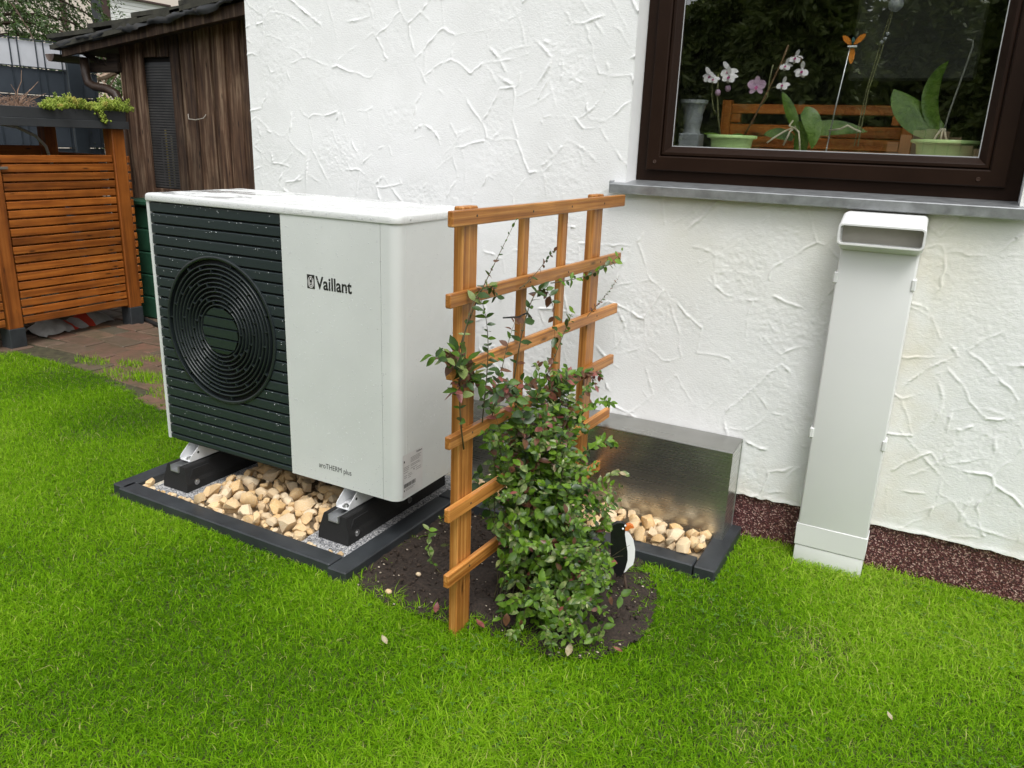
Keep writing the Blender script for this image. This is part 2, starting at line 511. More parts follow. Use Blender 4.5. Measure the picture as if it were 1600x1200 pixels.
M_needle2 = leafy('conifer needle', [(0.07, 0.11, 0.02), (0.15, 0.20, 0.045), (0.26, 0.31, 0.09)], 0.5, 0.25, 'tint')
M_bark = plain('bark', (0.07, 0.045, 0.03), 0.9, nz=0.5, nscale=20, bump=0.8, bscale=40)

# ------------------------------------------------------------------ numpy noise
def nz2(nx, ny, cell, seed):
    r = np.random.default_rng(seed)
    gx, gy = int(nx / cell) + 3, int(ny / cell) + 3
    g = r.standard_normal((gx, gy))
    xi = np.arange(nx) / cell; yi = np.arange(ny) / cell
    x0 = xi.astype(int); y0 = yi.astype(int)
    fx = xi - x0; fy = yi - y0
    fx = fx * fx * (3 - 2 * fx); fy = fy * fy * (3 - 2 * fy)
    a = g[np.ix_(x0, y0)]; b = g[np.ix_(x0 + 1, y0)]; c = g[np.ix_(x0, y0 + 1)]; d = g[np.ix_(x0 + 1, y0 + 1)]
    FX = fx[:, None]; FY = fy[None, :]
    return (a * (1 - FX) + b * FX) * (1 - FY) + (c * (1 - FX) + d * FX) * FY

# ================================================================== SETTING: ground
GZ = -0.205
YW = 0.80
def in_poly(px, py, poly):
    ins = np.zeros(px.shape, bool)
    n = len(poly)
    for i in range(n):
        x1, y1 = poly[i]; x2, y2 = poly[(i + 1) % n]
        c = ((y1 > py) != (y2 > py))
        t = (x2 - x1) * (py - y1) / ((y2 - y1) if abs(y2 - y1) > 1e-12 else 1e-12) + x1
        ins ^= c & (px < t)
    return ins
SOIL = [(1.09, -0.17), (1.16, -0.245), (1.27, -0.275), (1.40, -0.285), (1.55, -0.265), (1.72, -0.245), (1.85, -0.255), (1.97, -0.20), (2.05, -0.06),
        (2.045, 0.08), (2.01, 0.24), (1.93, 0.36), (1.88, 0.43), (1.60, 0.45), (1.09, 0.45)]
PAVE = [(-5.0, 0.62), (-2.44, 0.715), (-2.46, 0.80), (-2.44, 0.90), (-2.05, 0.885), (-1.70, 0.82), (-1.40, 0.73), (-1.12, 0.66), (-0.96, 0.60), (-0.30, 0.56), (-0.10, 0.55), (-0.1, 2.6), (-5.0, 2.6)]

g = MB()
g.add([(-60, -60, GZ), (60, -60, GZ), (60, 60, GZ), (-60, 60, GZ)], [(0, 1, 2, 3)])
lawn = g.build('lawn', M_ground); tag(lawn, kind='structure')

# soil bed
def grid_bed(name, poly, z, amp, step, mat, seed, rim=0.05):
    xs = [p[0] for p in poly]; ys = [p[1] for p in poly]
    nx = int((max(xs) - min(xs)) / step) + 2; ny = int((max(ys) - min(ys)) / step) + 2
    X = min(xs) + np.arange(nx) * step; Y = min(ys) + np.arange(ny) * step
    GX, GY = np.meshgrid(X, Y, indexing='ij')
    H = z + amp * (0.6 * nz2(nx, ny, 9, seed) + 0.5 * nz2(nx, ny, 4, seed + 1) + 0.3 * nz2(nx, ny, 1.7, seed + 2))
    ins = in_poly(GX, GY, poly)
    V = np.stack([GX, GY, H], -1).reshape(-1, 3)
    idx = np.arange(nx * ny).reshape(nx, ny)
    q = np.stack([idx[:-1, :-1], idx[1:, :-1], idx[1:, 1:], idx[:-1, 1:]], -1)
    keep = ins[:-1, :-1] & ins[1:, 1:] & ins[1:, :-1] & ins[:-1, 1:]
    return np_mesh(name, V, q[keep], mat, smooth=True)
soil = grid_bed('soil_bed', SOIL, -0.192, 0.009, 0.009, M_soil, 5)
tag(soil, kind='structure')

# paving: irregular concrete flags
paving = MB().add([(-5, 0.60, -0.2035), (-0.12, 0.56, -0.2035), (-0.12, 2.62, -0.2035), (-5, 2.62, -0.2035)], [(0, 1, 2, 3)]).build('paving', plain('moss joint sand', (0.055, 0.050, 0.025), 0.95, nz=0.5, nscale=25, bump=0.7, bscale=90))
tag(paving, kind='structure')
def paver_mat():
    m = Mat('reddish brown paving stone', (0.15, 0.09, 0.07), 0.55)
    co = m.coord((1, 1, 1))
    base = m.ramp(m.rand(), [(0.0, (0.12, 0.085, 0.06)), (0.3, (0.17, 0.095, 0.07)), (0.55, (0.11, 0.09, 0.065)), (0.8, (0.19, 0.10, 0.07)), (0.93, (0.14, 0.11, 0.08)), (1.0, (0.30, 0.12, 0.05))])
    a = m.noise(co, 12, 5, 0.6)
    c = m.mix(m.ramp(a, [(0.4, (0, 0, 0)), (0.7, (0.7, 0.7, 0.7))]), base, (0.07, 0.065, 0.035))
    m.col(c); m.rgh(m.noise(co, 6, 3), 0.3, 0.75)
    m.bump(m.noise(co, 45, 4), 0.4, 0.004)
    return m.m
M_paver = paver_mat()
yy = 0.60
row = 0
while yy < 2.35:
    d = random.uniform(0.15, 0.20)
    xx = -3.4 + random.uniform(-0.2, 0)
    while xx < -0.15:
        w = random.uniform(0.19, 0.32)
        cx, cy = xx + w / 2, yy + d / 2
        if in_poly(np.array([cx]), np.array([cy - 0.02]), PAVE)[0]:
            p = MB().box(xx + 0.006, min(xx + w, -0.13) - 0.006, yy + 0.006, yy + d - 0.006, -0.23, -0.196 + random.uniform(-0.004, 0.006), 0.006)
            j = lambda: random.uniform(-0.008, 0.008)
            p.v = [(x + 0.02 * (y - cy) * random.uniform(-0.3, 0.3), y + 0.03 * math.sin(x * 3 + row), z) for (x, y, z) in p.v]
            p.build('paver', M_paver, paving)
        xx += w
    yy += d
    row += 1

# ================================================================== HOUSE
house = thing('house', 'white roughly plastered house wall with a dark framed window and red brown plinth', 'house', (1.2, YW, GZ))
WX0, WX1, WZ0, WZ1 = 1.580, 2.808, 1.066, 2.35           # window opening
def seg(a, b, st): return list(np.linspace(a, b, max(2, int(round((b - a) / st)) + 1)))
ST = 0.0036
xs = seg(-0.262, WX0, ST)[:-1] + seg(WX0, WX1, ST)[:-1] + seg(WX1, 3.45, ST)
zs = seg(-0.030, WZ0, ST)[:-1] + seg(WZ0, 1.80, ST)
X = np.array(xs); Z = np.array(zs)
NX, NZ = len(X), len(Z)
Hh = np.zeros((NX, NZ))
rs = np.random.default_rng(21)
def stroke(p0, p1, p2, h, w, skirt, side):
    """a ridge pushed up by the trowel: steep on one side, a long low skirt on the other"""
    n = 40
    t = np.linspace(0, 1, n)[:, None]
    P = (1 - t) ** 2 * p0 + 2 * t * (1 - t) * p1 + t ** 2 * p2
    P = P + rs.normal(0, 0.0012, P.shape)
    lo = P.min(0) - 0.05; hi = P.max(0) + 0.05
    i0, i1 = np.searchsorted(X, [lo[0], hi[0]]); k0, k1 = np.searchsorted(Z, [lo[1], hi[1]])
    if i1 - i0 < 2 or k1 - k0 < 2: return
    gx, gz = np.meshgrid(X[i0:i1], Z[k0:k1], indexing='ij')
    d2 = (gx[..., None] - P[:, 0]) ** 2 + (gz[..., None] - P[:, 1]) ** 2
    j = d2.argmin(-1)
    d = np.sqrt(np.take_along_axis(d2, j[..., None], -1)[..., 0])
    T = np.gradient(P, axis=0); T /= np.linalg.norm(T, axis=1)[:, None] + 1e-9
    N = np.stack([-T[:, 1], T[:, 0]], 1) * side
    sd = (gx - P[j, 0]) * N[j, 0] + (gz - P[j, 1]) * N[j, 1]
    tt = np.linspace(0, 1, n)
    env = (np.sin(PI * np.clip(tt * 0.94 + 0.03, 0, 1)) ** 0.6) * (0.65 + 0.35 * np.sin(tt * rs.uniform(6, 16) + rs.uniform(0, 6)))
    wv = np.where(sd > 0, w * 0.8, w * 1.3)
    h = h * 1.5
    v = h * env[j] * np.exp(-(d / wv) ** 2)
    v2 = 0.22 * h * env[j] * np.exp(-(d / skirt)) * (sd < 0)
    Hh[i0:i1, k0:k1] = np.maximum(Hh[i0:i1, k0:k1], np.maximum(v, v2))
area_n = 190
for _ in range(area_n):
    c = np.array([rs.uniform(-0.30, 3.45), rs.uniform(-0.05, 1.80)])
    L = rs.uniform(0.06, 0.25); a = rs.choice([rs.normal(0.5, 0.5), rs.normal(2.3, 0.5), rs.uniform(0, PI)])
    dv = np.array([math.cos(a), math.sin(a)]) * L / 2
    bend = np.array([-dv[1], dv[0]]) * rs.normal(0, 0.28)
    stroke(c - dv, c + bend, c + dv, rs.choice([0.0012, 0.002, 0.0028, 0.0038, 0.005], p=[0.25, 0.3, 0.22, 0.15, 0.08]), rs.uniform(0.0024, 0.0046), rs.uniform(0.004, 0.014), rs.choice([-1, 1]))
    if rs.random() < 0.6:          # a second leg making a V
        a2 = a + rs.choice([-1, 1]) * rs.uniform(0.9, 1.7)
        d3 = np.array([math.cos(a2), math.sin(a2)]) * rs.uniform(0.04, 0.12)
        stroke(c + dv, c + dv + d3 * 0.5 + rs.normal(0, 0.008, 2), c + dv + d3, rs.uniform(0.001, 0.004), rs.uniform(0.0026, 0.0042), rs.uniform(0.005, 0.014), rs.choice([-1, 1]))
# the larger net of trowel ridges: irregular cells whose borders stand up, many of them broken off
sites = []
_gx = np.arange(-0.6, 3.9, 0.150); _gz = np.arange(-0.4, 2.2, 0.150)
for a_ in _gx:
    for b_ in _gz: sites.append((a_ + rs.uniform(-0.075, 0.075), b_ + rs.uniform(-0.075, 0.075)))
sites = np.array(sites); nS = len(sites)
wxx = 0.006 * nz2(NX, NZ, 26, 51) + 0.0028 * nz2(NX, NZ, 8, 52); wzz = 0.006 * nz2(NX, NZ, 26, 53) + 0.0028 * nz2(NX, NZ, 8, 54)
along = nz2(NX, NZ, 13, 55) + 0.5 * nz2(NX, NZ, 4, 56)
for i0 in range(0, NX, 64):
    xs_c = X[i0:i0 + 64]
    near = np.where((sites[:, 0] > xs_c[0] - 0.42) & (sites[:, 0] < xs_c[-1] + 0.42))[0]
    for k0 in range(0, NZ, 64):
        zs_c = Z[k0:k0 + 64]
        nr = near[(sites[near, 1] > zs_c[0] - 0.42) & (sites[near, 1] < zs_c[-1] + 0.42)]
        px_ = xs_c[:, None] + wxx[i0:i0 + 64, k0:k0 + 64]; pz_ = zs_c[None, :] + wzz[i0:i0 + 64, k0:k0 + 64]
        d2 = (px_[..., None] - sites[nr, 0]) ** 2 + (pz_[..., None] - sites[nr, 1]) ** 2
        o2 = np.argpartition(d2, 1, axis=-1)[..., :2]
        da = np.take_along_axis(d2, o2, -1); sw = da[..., 0] > da[..., 1]
        i1 = nr[np.where(sw, o2[..., 1], o2[..., 0])]; i2 = nr[np.where(sw, o2[..., 0], o2[..., 1])]
        ln = np.hypot(sites[i1, 0] - sites[i2, 0], sites[i1, 1] - sites[i2, 1])
        de = np.abs(da[..., 0] - da[..., 1]) / (2 * ln)
        lo_, hi_ = np.minimum(i1, i2), np.maximum(i1, i2)
        hsh = np.abs(np.sin(lo_ * 12.9898 + hi_ * 78.233) * 43758.5453) % 1.0
        h2 = np.abs(np.sin(lo_ * 39.346 + hi_ * 11.135) * 24634.6345) % 1.0
        amp = np.where(hsh < 0.30, 0.0, 0.0008 + 0.0034 * h2 ** 1.6)
        amp = amp * np.clip(0.75 + 0.75 * along[i0:i0 + 64, k0:k0 + 64], 0, 1.5)
        side = (i1 < i2) ^ (h2 > 0.5)
        v = np.where(side, np.exp(-(de / 0.0023) ** 2), np.maximum(np.exp(-(de / 0.0037) ** 2), 0.26 * np.exp(-de / 0.010)))
        blk = Hh[i0:i0 + 64, k0:k0 + 64]
        Hh[i0:i0 + 64, k0:k0 + 64] = np.maximum(blk, amp * v)
rough = 0.00030 * nz2(NX, NZ, 2.2, 31) + 0.00025 * nz2(NX, NZ, 5, 32) + 0.0005 * nz2(NX, NZ, 30, 33)
mask = np.clip(0.5 + 0.8 * nz2(NX, NZ, 45, 34), 0.15, 1.6)
Hh = Hh + rough * mask
GX, GZm = np.meshgrid(X, Z, indexing='ij')
lip = np.exp(-((GZm + 0.030) / 0.012) ** 2)
GZw = GZm + (0.0025 * nz2(NX, NZ, 40, 35) + 0.0018 * nz2(NX, NZ, 6, 36)) * lip
YY = YW - Hh - 0.003 * lip
edge = np.minimum(np.abs(GX - WX0), np.abs(GX - WX1))
V = np.stack([GX - house.location.x, YY - house.location.y, GZw - house.location.z], -1).reshape(-1, 3)
idx = np.arange(NX * NZ).reshape(NX, NZ)
q = np.stack([idx[:-1, :-1], idx[1:, :-1], idx[1:, 1:], idx[:-1, 1:]], -1)
mx = (X[:-1] + X[1:]) / 2; mz = (Z[:-1] + Z[1:]) / 2
hole = ((mx > WX0) & (mx < WX1))[:, None] & (mz > WZ0)[None, :]
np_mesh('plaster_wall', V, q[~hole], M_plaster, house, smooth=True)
# the rest of the wall, out of the picture, and the sides
w = MB()
def xz(x0, x1, z0, z1, y): w.add([(x0, y, z0), (x1, y, z0), (x1, y, z1), (x0, y, z1)], [(0, 1, 2, 3)])
xz(-0.262, WX0, 1.80, 2.9, YW); xz(WX0, WX1, WZ1, 2.9, YW); xz(WX1, 3.45, 1.80, 2.9, YW); xz(3.45, 7.0, -0.03, 2.9, YW)
w.add([(-0.262, YW, GZ), (-0.262, 6, GZ), (-0.262, 6, 2.9), (-0.262, YW, 2.9)], [(0, 1, 2, 3)])
w.add([(7, YW, GZ), (7, 6, GZ), (7, 6, 2.9), (7, YW, 2.9)], [(0, 1, 2, 3)])
w.add([(-0.262, 6, GZ), (7, 6, GZ), (7, 6, 2.9), (-0.262, 6, 2.9)], [(0, 1, 2, 3)])
w.add([(-0.262, YW, 2.9), (7, YW, 2.9), (7, 6, 2.9), (-0.262, 6, 2.9)], [(0, 1, 2, 3)])
# lip under the plaster
w.add([(-0.262, YW, -0.028), (7, YW, -0.028), (7, YW + 0.014, -0.020), (-0.262, YW + 0.014, -0.020)], [(0, 1, 2, 3)])
w.build('outer_wall', M_plaster, house, fix=False)
w = MB()
w.add([(-0.25, YW + 0.012, GZ - 0.05), (7, YW + 0.012, GZ - 0.05), (7, YW + 0.012, -0.02), (-0.25, YW + 0.012, -0.02)], [(0, 1, 2, 3)])
w.build('plinth', M_plinth, house, fix=False)
YF = 0.90                                               # face of the window frame
w = MB()
for x in (WX0, WX1):
    w.add([(x, YW - 0.0005, WZ0), (x, YF + 0.05, WZ0), (x, YF + 0.05, WZ1), (x, YW - 0.0005, WZ1)], [(0, 1, 2, 3)])
w.add([(WX0, YW, WZ1), (WX1, YW, WZ1), (WX1, YF + 0.05, WZ1), (WX0, YF + 0.05, WZ1)], [(0, 1, 2, 3)])
w.add([(WX0, YW, WZ0 - 0.012), (WX1, YW, WZ0 - 0.012), (WX1, YF + 0.05, WZ0), (WX0, YF + 0.05, WZ0)], [(0, 1, 2, 3)])
w.build('window_reveal', M_plaster_smooth, house, fix=False)

# window: mitred frame profiles
def mitred(profile, x0, x1, z0, z1):
    """profile: (distance in from the outer edge, depth y); swept round the rectangle"""
    b = MB(); n = len(profile); vs = []
    for (d, y) in profile:
        vs += [(x0 + d, y, z0 + d), (x1 - d, y, z0 + d), (x1 - d, y, z1 - d), (x0 + d, y, z1 - d)]
    fs = []
    for i in range(n - 1):
        for k in range(4):
            k2 = (k + 1) % 4
            fs.append((i * 4 + k, i * 4 + k2, (i + 1) * 4 + k2, (i + 1) * 4 + k))
    return b.add(vs, fs)
fx0, fx1, fz0, fz1 = 1.582, 2.806, 1.073, 2.345
win = MB().box(1.60, 2.79, YF + 0.052, YF + 0.056, 1.10, 1.1005).build('window', M_frame, house)
mitred([(0, YF + 0.06), (0, YF), (0.042, YF), (0.044, YF + 0.004)], fx0, fx1, fz0, fz1).build('window_frame', M_frame, win, fix=False)
mitred([(0.040, YF + 0.03), (0.040, YF - 0.016), (0.043, YF - 0.019), (0.086, YF - 0.019), (0.090, YF - 0.015), (0.090, YF - 0.006), (0.0935, YF - 0.006)], fx0, fx1, fz0, fz1).build('sash', M_frame, win, fix=False)
mitred([(0.0935, YF + 0.02), (0.0935, YF - 0.012), (0.096, YF - 0.0145), (0.104, YF - 0.0145), (0.107, YF - 0.012), (0.121, YF + 0.004), (0.1245, YF + 0.006), (0.1245, YF + 0.03)], fx0, fx1, fz0, fz1).build('glazing_bead', M_frame, win, fix=False)
mitred([(0.1240, YF + 0.0072), (0.1275, YF + 0.0072)], fx0, fx1, fz0, fz1).build('seal', plain('pale glass edge spacer', (0.40, 0.41, 0.42), 0.4), win, fix=False)
MB().box(fx0 + 0.115, fx1 - 0.115, YF + 0.0085, YF + 0.0125, fz0 + 0.115, fz1 - 0.115).build('pane', M_glass, win)
for (sx, sz) in ((1.655, 1.143), (2.69, 1.135)):
    MB().lathe([(0.0, -0.0005), (0.0035, -0.0005), (0.005, -0.0022), (0.0065, 0.0)], (sx, YF - 0.0195, sz), 12, axis='y').build('drain_cap', plain('brown cap', (0.05, 0.028, 0.02), 0.3), win)
# window sill: folded zinc sheet
s_ = MB()
SX0, SX1 = 1.535, 2.86
s_.prism([(YW + 0.0, 1.072), (YF + 0.0, 1.076), (YF, 1.072), (0.757, 1.056), (0.757, 1.031), (0.762, 1.027), (0.762, 1.0), (0.7605, 1.0), (0.7605, 1.026), (0.7545, 1.031), (0.7545, 1.060)][2:3] + [(YF, 1.0745), (0.756, 1.0625), (0.7535, 1.0600), (0.7535, 1.0325), (0.7585, 1.0290), (0.7605, 1.0310), (0.757, 1.0345), (0.757, 1.0585)], 'x', SX0, SX1)
s_.build('window_sill', M_zinc, house)
MB().box(SX0 - 0.0015, SX0 + 0.001, 0.757, YW + 0.01, 1.040, 1.072).build('sill_end', M_zinc, house)

# room behind the window
room = MB()
RX0, RX1, RY0, RY1, RZ0, RZ1 = 0.6, 3.6, YF + 0.058, 3.6, 0.3, 2.5
room.add([(RX0, RY0, RZ0), (RX1, RY0, RZ0), (RX1, RY1, RZ0), (RX0, RY1, RZ0), (RX0, RY0, RZ1), (RX1, RY0, RZ1), (RX1, RY1, RZ1), (RX0, RY1, RZ1)],
         [(0, 1, 2, 3), (4, 5, 6, 7), (2, 3, 7, 6), (0, 3, 7, 4), (1, 2, 6, 5)])
room.build('room', plain('dim grey room wall', (0.19, 0.19, 0.175), 0.8), house, fix=False)
MB().box(1.56, 2.83, YF + 0.058, 1.26, 1.085, 1.118, 0.004).build('inner_sill', plain('pale marble window board', (0.62, 0.60, 0.56), 0.3), house)
MB().box(2.14, 2.63, 1.95, 1.98, 1.50, 2.45, 0.01).build('grey_panel', plain('grey wall panel', (0.15, 0.155, 0.14), 0.7), house)

# ================================================================== HEAT PUMP
PW, PD, PH = 1.146, 0.464, 0.937
LX0, LX1 = 0.017, 0.6645                                 # louvred field
hp = thing('heat_pump', 'pale grey heat pump with dark louvred fan side above a stone bed', 'heat pump', (PW / 2, PD / 2, -0.17))
def arc(cx, cy, r, a0, a1, n):
    return [(cx + r * math.cos(a0 + (a1 - a0) * i / n), cy + r * math.sin(a0 + (a1 - a0) * i / n)) for i in range(n + 1)]
R = 0.035
outline = [(0.0, 0.004), (0.003, 0.0), (LX0 - 0.001, 0.0), (LX0, 0.016), (LX1, 0.016), (LX1 + 0.0005, 0.0015), (LX1 + 0.002, 0.0)]
outline += [(1.0815, 0.0), (1.0815, 0.003), (1.0835, 0.003), (1.0835, 0.0)]
outline += arc(PW - R, R, R, -PI / 2, 0, 8)
outline += [(PW, 0.0450), (PW - 0.0012, 0.0455), (PW, 0.0465)]
outline += arc(PW - 0.01, PD - 0.01, 0.01, 0, PI / 2, 3) + arc(0.01, PD - 0.01, 0.01, PI / 2, PI, 3)
cs = MB().prism(outline, 'z', 0.0, PH + 0.003).build('casing', M_case, hp, smooth=True, flat_angle=25)
# lid with soft edges
bm = bmesh.new()
lo = [(-0.004, -0.002), (0.0, -0.005)]
lid_out = arc(0.012, 0.009, 0.014, PI, 1.5 * PI, 4) + arc(PW - R + 0.004, R - 0.003, R, -PI / 2, 0, 8) + arc(PW - 0.012, PD - 0.01, 0.014, 0, PI / 2, 4) + arc(0.01, PD - 0.01, 0.014, PI / 2, PI, 4)
rings = []
cxm, cym = PW / 2, PD / 2
for (ins, z) in ((0.0, PH + 0.0015), (-0.001, PH + 0.004), (0.0, PH + 0.020), (0.002, PH + 0.0255), (0.007, PH + 0.0285), (0.03, PH + 0.030), (0.22, PH + 0.0315)):
    ring = []
    for (x, y) in lid_out:
        dx, dy = x - cxm, y - cym
        ring.append(bm.verts.new((cxm + dx * (1 - ins / (PW / 2)), cym + dy * (1 - ins / (PD / 2)), z)))
    rings.append(ring)
n = len(lid_out)
for a, b in zip(rings[:-1], rings[1:]):
    for k in range(n): bm.faces.new((a[k], a[(k + 1) % n], b[(k + 1) % n], b[k]))
bm.faces.new(rings[-1]); bm.faces.new(rings[0][::-1])
lid = MB().bm(bm).build('lid', M_lid, hp, smooth=True, flat_angle=50)
MB().lathe([(0.0, 0.002), (0.0035, 0.002), (0.0045, 0.0)], (PW + 0.0035, 0.405, PH + 0.012), 10, axis='x').build('screw', M_bolt, hp)
MB().lathe([(0.0, 0.002), (0.0035, 0.002), (0.0045, 0.0)], (PW + 0.0035, 0.068, PH + 0.012), 10, axis='x').build('screw', M_bolt, hp)
# louvres, cut round by the fan opening
FX, FZ, FR = 0.342, 0.487, 0.274
louv = MB().box(LX0 + 0.001, LX1 - 0.001, 0.0152, 0.0156, 0.002, PH - 0.003).build('louvre_panel', M_black_in, hp)
PITCHZ = 0.0397
def slat_cells(z0, z1, spans):
    """spans(z) -> list of (xa, xb) ; a lapped slat with rounded upper edge"""
    prof = [(0.0, 0.0150), (0.0004, 0.0042), (0.0012, 0.0026), (0.0024, 0.0020), (0.15, 0.0018), (0.3, 0.0018), (0.45, 0.0017), (0.6, 0.0017), (0.75, 0.0016), (0.88, 0.0016), (0.955, 0.0016), (0.985, 0.0024), (1.0, 0.0150)]
    b = MB()
    H = z1 - z0
    rows = []
    for (t, y) in prof:
        z = z1 - t * H if t > 0.01 else z1 - t
        rows.append((z, y))
    nsp = len(spans(z0))
    for si in range(nsp):
        vs = []
        for (z, y) in rows:
            sp = spans(z)
            xa, xb = sp[si] if si < len(sp) else sp[-1]
            vs += [(xa, y, z), (xb, y, z)]
        fs = [(2 * i, 2 * i + 1, 2 * i + 3, 2 * i + 2) for i in range(len(rows) - 1)]
        b.add(vs, fs)
    return b
zt = PH - 0.004
for k in range(24):
    z1 = zt - k * PITCHZ
    z0 = max(z1 - PITCHZ + 0.0066, 0.003)
    if z1 - z0 < 0.012: break
    def spans(z, z0=z0, z1=z1):
        hit = (z0 - FZ < FR and z1 - FZ > -FR)
        if not hit: return [(LX0 + 0.0015, LX1 - 0.0015)]
        h2 = FR ** 2 - (z - FZ) ** 2
        hw = math.sqrt(h2) if h2 > 0 else 0.0
        return [(LX0 + 0.0015, FX - hw), (FX + hw, LX1 - 0.0015)]
    for i in range(len(spans(z0))):
        slat_cells(z0, z1, lambda z, i=i: spans(z)[i:i + 1]).build('slat', M_louvre, louv, smooth=True, fix=False, flat_angle=14)
# fan grille
fan = MB().lathe([(FR, 0.010), (FR * 0.97, 0.055), (FR * 0.8, 0.075), (0.0005, 0.08)], (FX, 0, FZ), 64, axis='y').build('fan_grille', M_black_in, hp, smooth=True)
def ring_mesh(r, w_, y0, y1, n=72, yr=0.003):
    return MB().lathe([(r - w_ / 2, y1), (r - w_ / 2, y0 + yr * 0.7), (r - w_ / 4, y0), (r + w_ / 4, y0), (r + w_ / 2, y0 + yr * 0.7), (r + w_ / 2, y1)], (FX, 0, FZ), n, axis='y')
ring_mesh(FR - 0.003, 0.0115, -0.0045, 0.016, 96).build('grille_ring', M_grille, fan, smooth=True, flat_angle=50)
NR = 9
radii = [0.098 + (FR - 0.028 - 0.098) * i / NR for i in range(NR + 1)]
for r in radii:
    ring_mesh(r, 0.0050, -0.002 + 0.003 * (FR - r) / FR, 0.020, 72, 0.0015).build('grille_ring', M_grille, fan, smooth=True, flat_angle=50)
sp = MB()
for i in range(len(radii)):
    ra = radii[i]; rb = radii[i + 1] if i + 1 < len(radii) else FR - 0.012
    nn = 7
    for k in range(nn):
        a = 2 * PI * k / nn + i * 0.24
        c = Vector((FX + (ra + rb) / 2 * math.cos(a), 0.006, FZ + (ra + rb) / 2 * math.sin(a)))
        sp.obox(Matrix.Translation(c) @ Matrix.Rotation(-a, 4, 'Y'), rb - ra, 0.016, 0.0028)
sp.build('spoke', M_grille, fan)['kind'] = 'stuff'
HUB = 0.089
for k in range(24):
    z1 = zt - k * PITCHZ; z0 = z1 - PITCHZ + 0.0066
    z0c, z1c = max(z0, FZ - HUB + 0.004), min(z1, FZ + HUB - 0.004)
    if z1c - z0c < 0.006: continue
    def spans(z):
        hw = math.sqrt(max(HUB ** 2 - (z - FZ) ** 2, 1e-6)); return [(FX - hw, FX + hw)]
    # subdivide so that the ends follow the circle
    b = MB(); rows = [z1c - (z1c - z0c) * i / 6 for i in range(7)]
    vs = []
    for i, z in enumerate(rows):
        (xa, xb), = spans(z); y = -0.001 + 0.004 * i / 6
        vs += [(xa, y, z), (xb, y, z)]
    b.add(vs, [(2 * i, 2 * i + 1, 2 * i + 3, 2 * i + 2) for i in range(6)])
    b.add([(vs[0][0], 0.015, z1c), (vs[1][0], 0.015, z1c), vs[1], vs[0]], [(0, 1, 2, 3)])
    b.add([(vs[12][0], 0.015, z0c), (vs[13][0], 0.015, z0c), vs[13], vs[12]], [(0, 1, 2, 3)])
    b.build('hub_slat', M_louvre, fan, fix=False)
MB().lathe([(HUB + 0.001, 0.016), (0.001, 0.016)], (FX, 0, FZ), 48, axis='y').build('hub_disc', M_black_in, fan)

def text_mesh(name, body, mat, parent, x0, x1, z0, z1, y, axis='front', bold=0.0, thick=0.0004):
    cu = bpy.data.curves.new('t', 'FONT'); cu.body = body; cu.size = 1.0; cu.offset = bold
    cu.fill_mode = 'FRONT' if hasattr(cu, 'fill_mode') else cu.fill_mode
    cu.resolution_u = 4
    to = bpy.data.objects.new('t', cu); COL.objects.link(to)
    dg = bpy.context.evaluated_depsgraph_get()
    me = bpy.data.meshes.new_from_object(to.evaluated_get(dg))
    bpy.data.objects.remove(to); bpy.data.curves.remove(cu)
    co = np.array([v.co[:] for v in me.vertices])
    mn, mxx = co.min(0), co.max(0)
    b = MB()
    for p in co:
        u = (p[0] - mn[0]) / (mxx[0] - mn[0]); v = (p[1] - mn[1]) / (mxx[1] - mn[1])
        if axis == 'front': b.v.append((x0 + u * (x1 - x0), y, z0 + v * (z1 - z0)))
        else: b.v.append((y, x0 + u * (x1 - x0), z0 + v * (z1 - z0)))
    b.f = [tuple(p.vertices) for p in me.polygons]; b.m = [0] * len(b.f)
    bpy.data.meshes.remove(me)
    return b.build(name, mat, parent, fix=False)
text_mesh('brand_lettering', 'Vaillant', M_print, hp, 0.8125, 0.9655, 0.7005, 0.7445, -0.0006, bold=0.022)
# emblem: dark tile, pale egg outline and a hare's head with two ears
em = MB()
em.add([(0.7755, -0.0006, 0.6995), (0.8085, -0.0006, 0.6995), (0.8085, -0.0006, 0.7465), (0.7755, -0.0006, 0.7465)], [(0, 1, 2, 3)], 0)
def disc(cx, cz, rx, rz, y, mi, n=20, inner=0.0):
    if inner <= 0:
        em.add([(cx + rx * math.cos(2 * PI * k / n), y, cz + rz * math.sin(2 * PI * k / n)) for k in range(n)], [tuple(range(n))], mi)
    else:
        vs = []
        for k in range(n):
            c, s = math.cos(2 * PI * k / n), math.sin(2 * PI * k / n)
            vs += [(cx + rx * c, y, cz + rz * s), (cx + rx * c * inner, y, cz + rz * s * inner)]
        em.add(vs, [(2 * k, 2 * ((k + 1) % n), 2 * ((k + 1) % n) + 1, 2 * k + 1) for k in range(n)], mi)
disc(0.792, 0.7215, 0.0135, 0.0200, -0.0009, 1, inner=0.84)
disc(0.792, 0.7215, 0.0098, 0.0150, -0.0009, 1)
for sgn in (-1, 1):
    em.add([(0.792 + sgn * 0.0012, -0.0012, 0.727), (0.792 + sgn * 0.0045, -0.0012, 0.7275), (0.792 + sgn * 0.0105, -0.0012, 0.7435), (0.792 + sgn * 0.0070, -0.0012, 0.7425)], [(0, 1, 2, 3)], 0)
    disc(0.792 + sgn * 0.0034, 0.7165, 0.0012, 0.0052, -0.0012, 0, 10)
disc(0.792, 0.7245, 0.0055, 0.0048, -0.0012, 0)
disc(0.792, 0.7130, 0.0022, 0.0030, -0.0014, 0, 10)
em.build('emblem', [M_print, M_label], hp, fix=False)
text_mesh('model_lettering', 'aroTHERM plus', M_print, hp, 0.797, 0.944, 0.0475, 0.0735, -0.0006, bold=0.0)
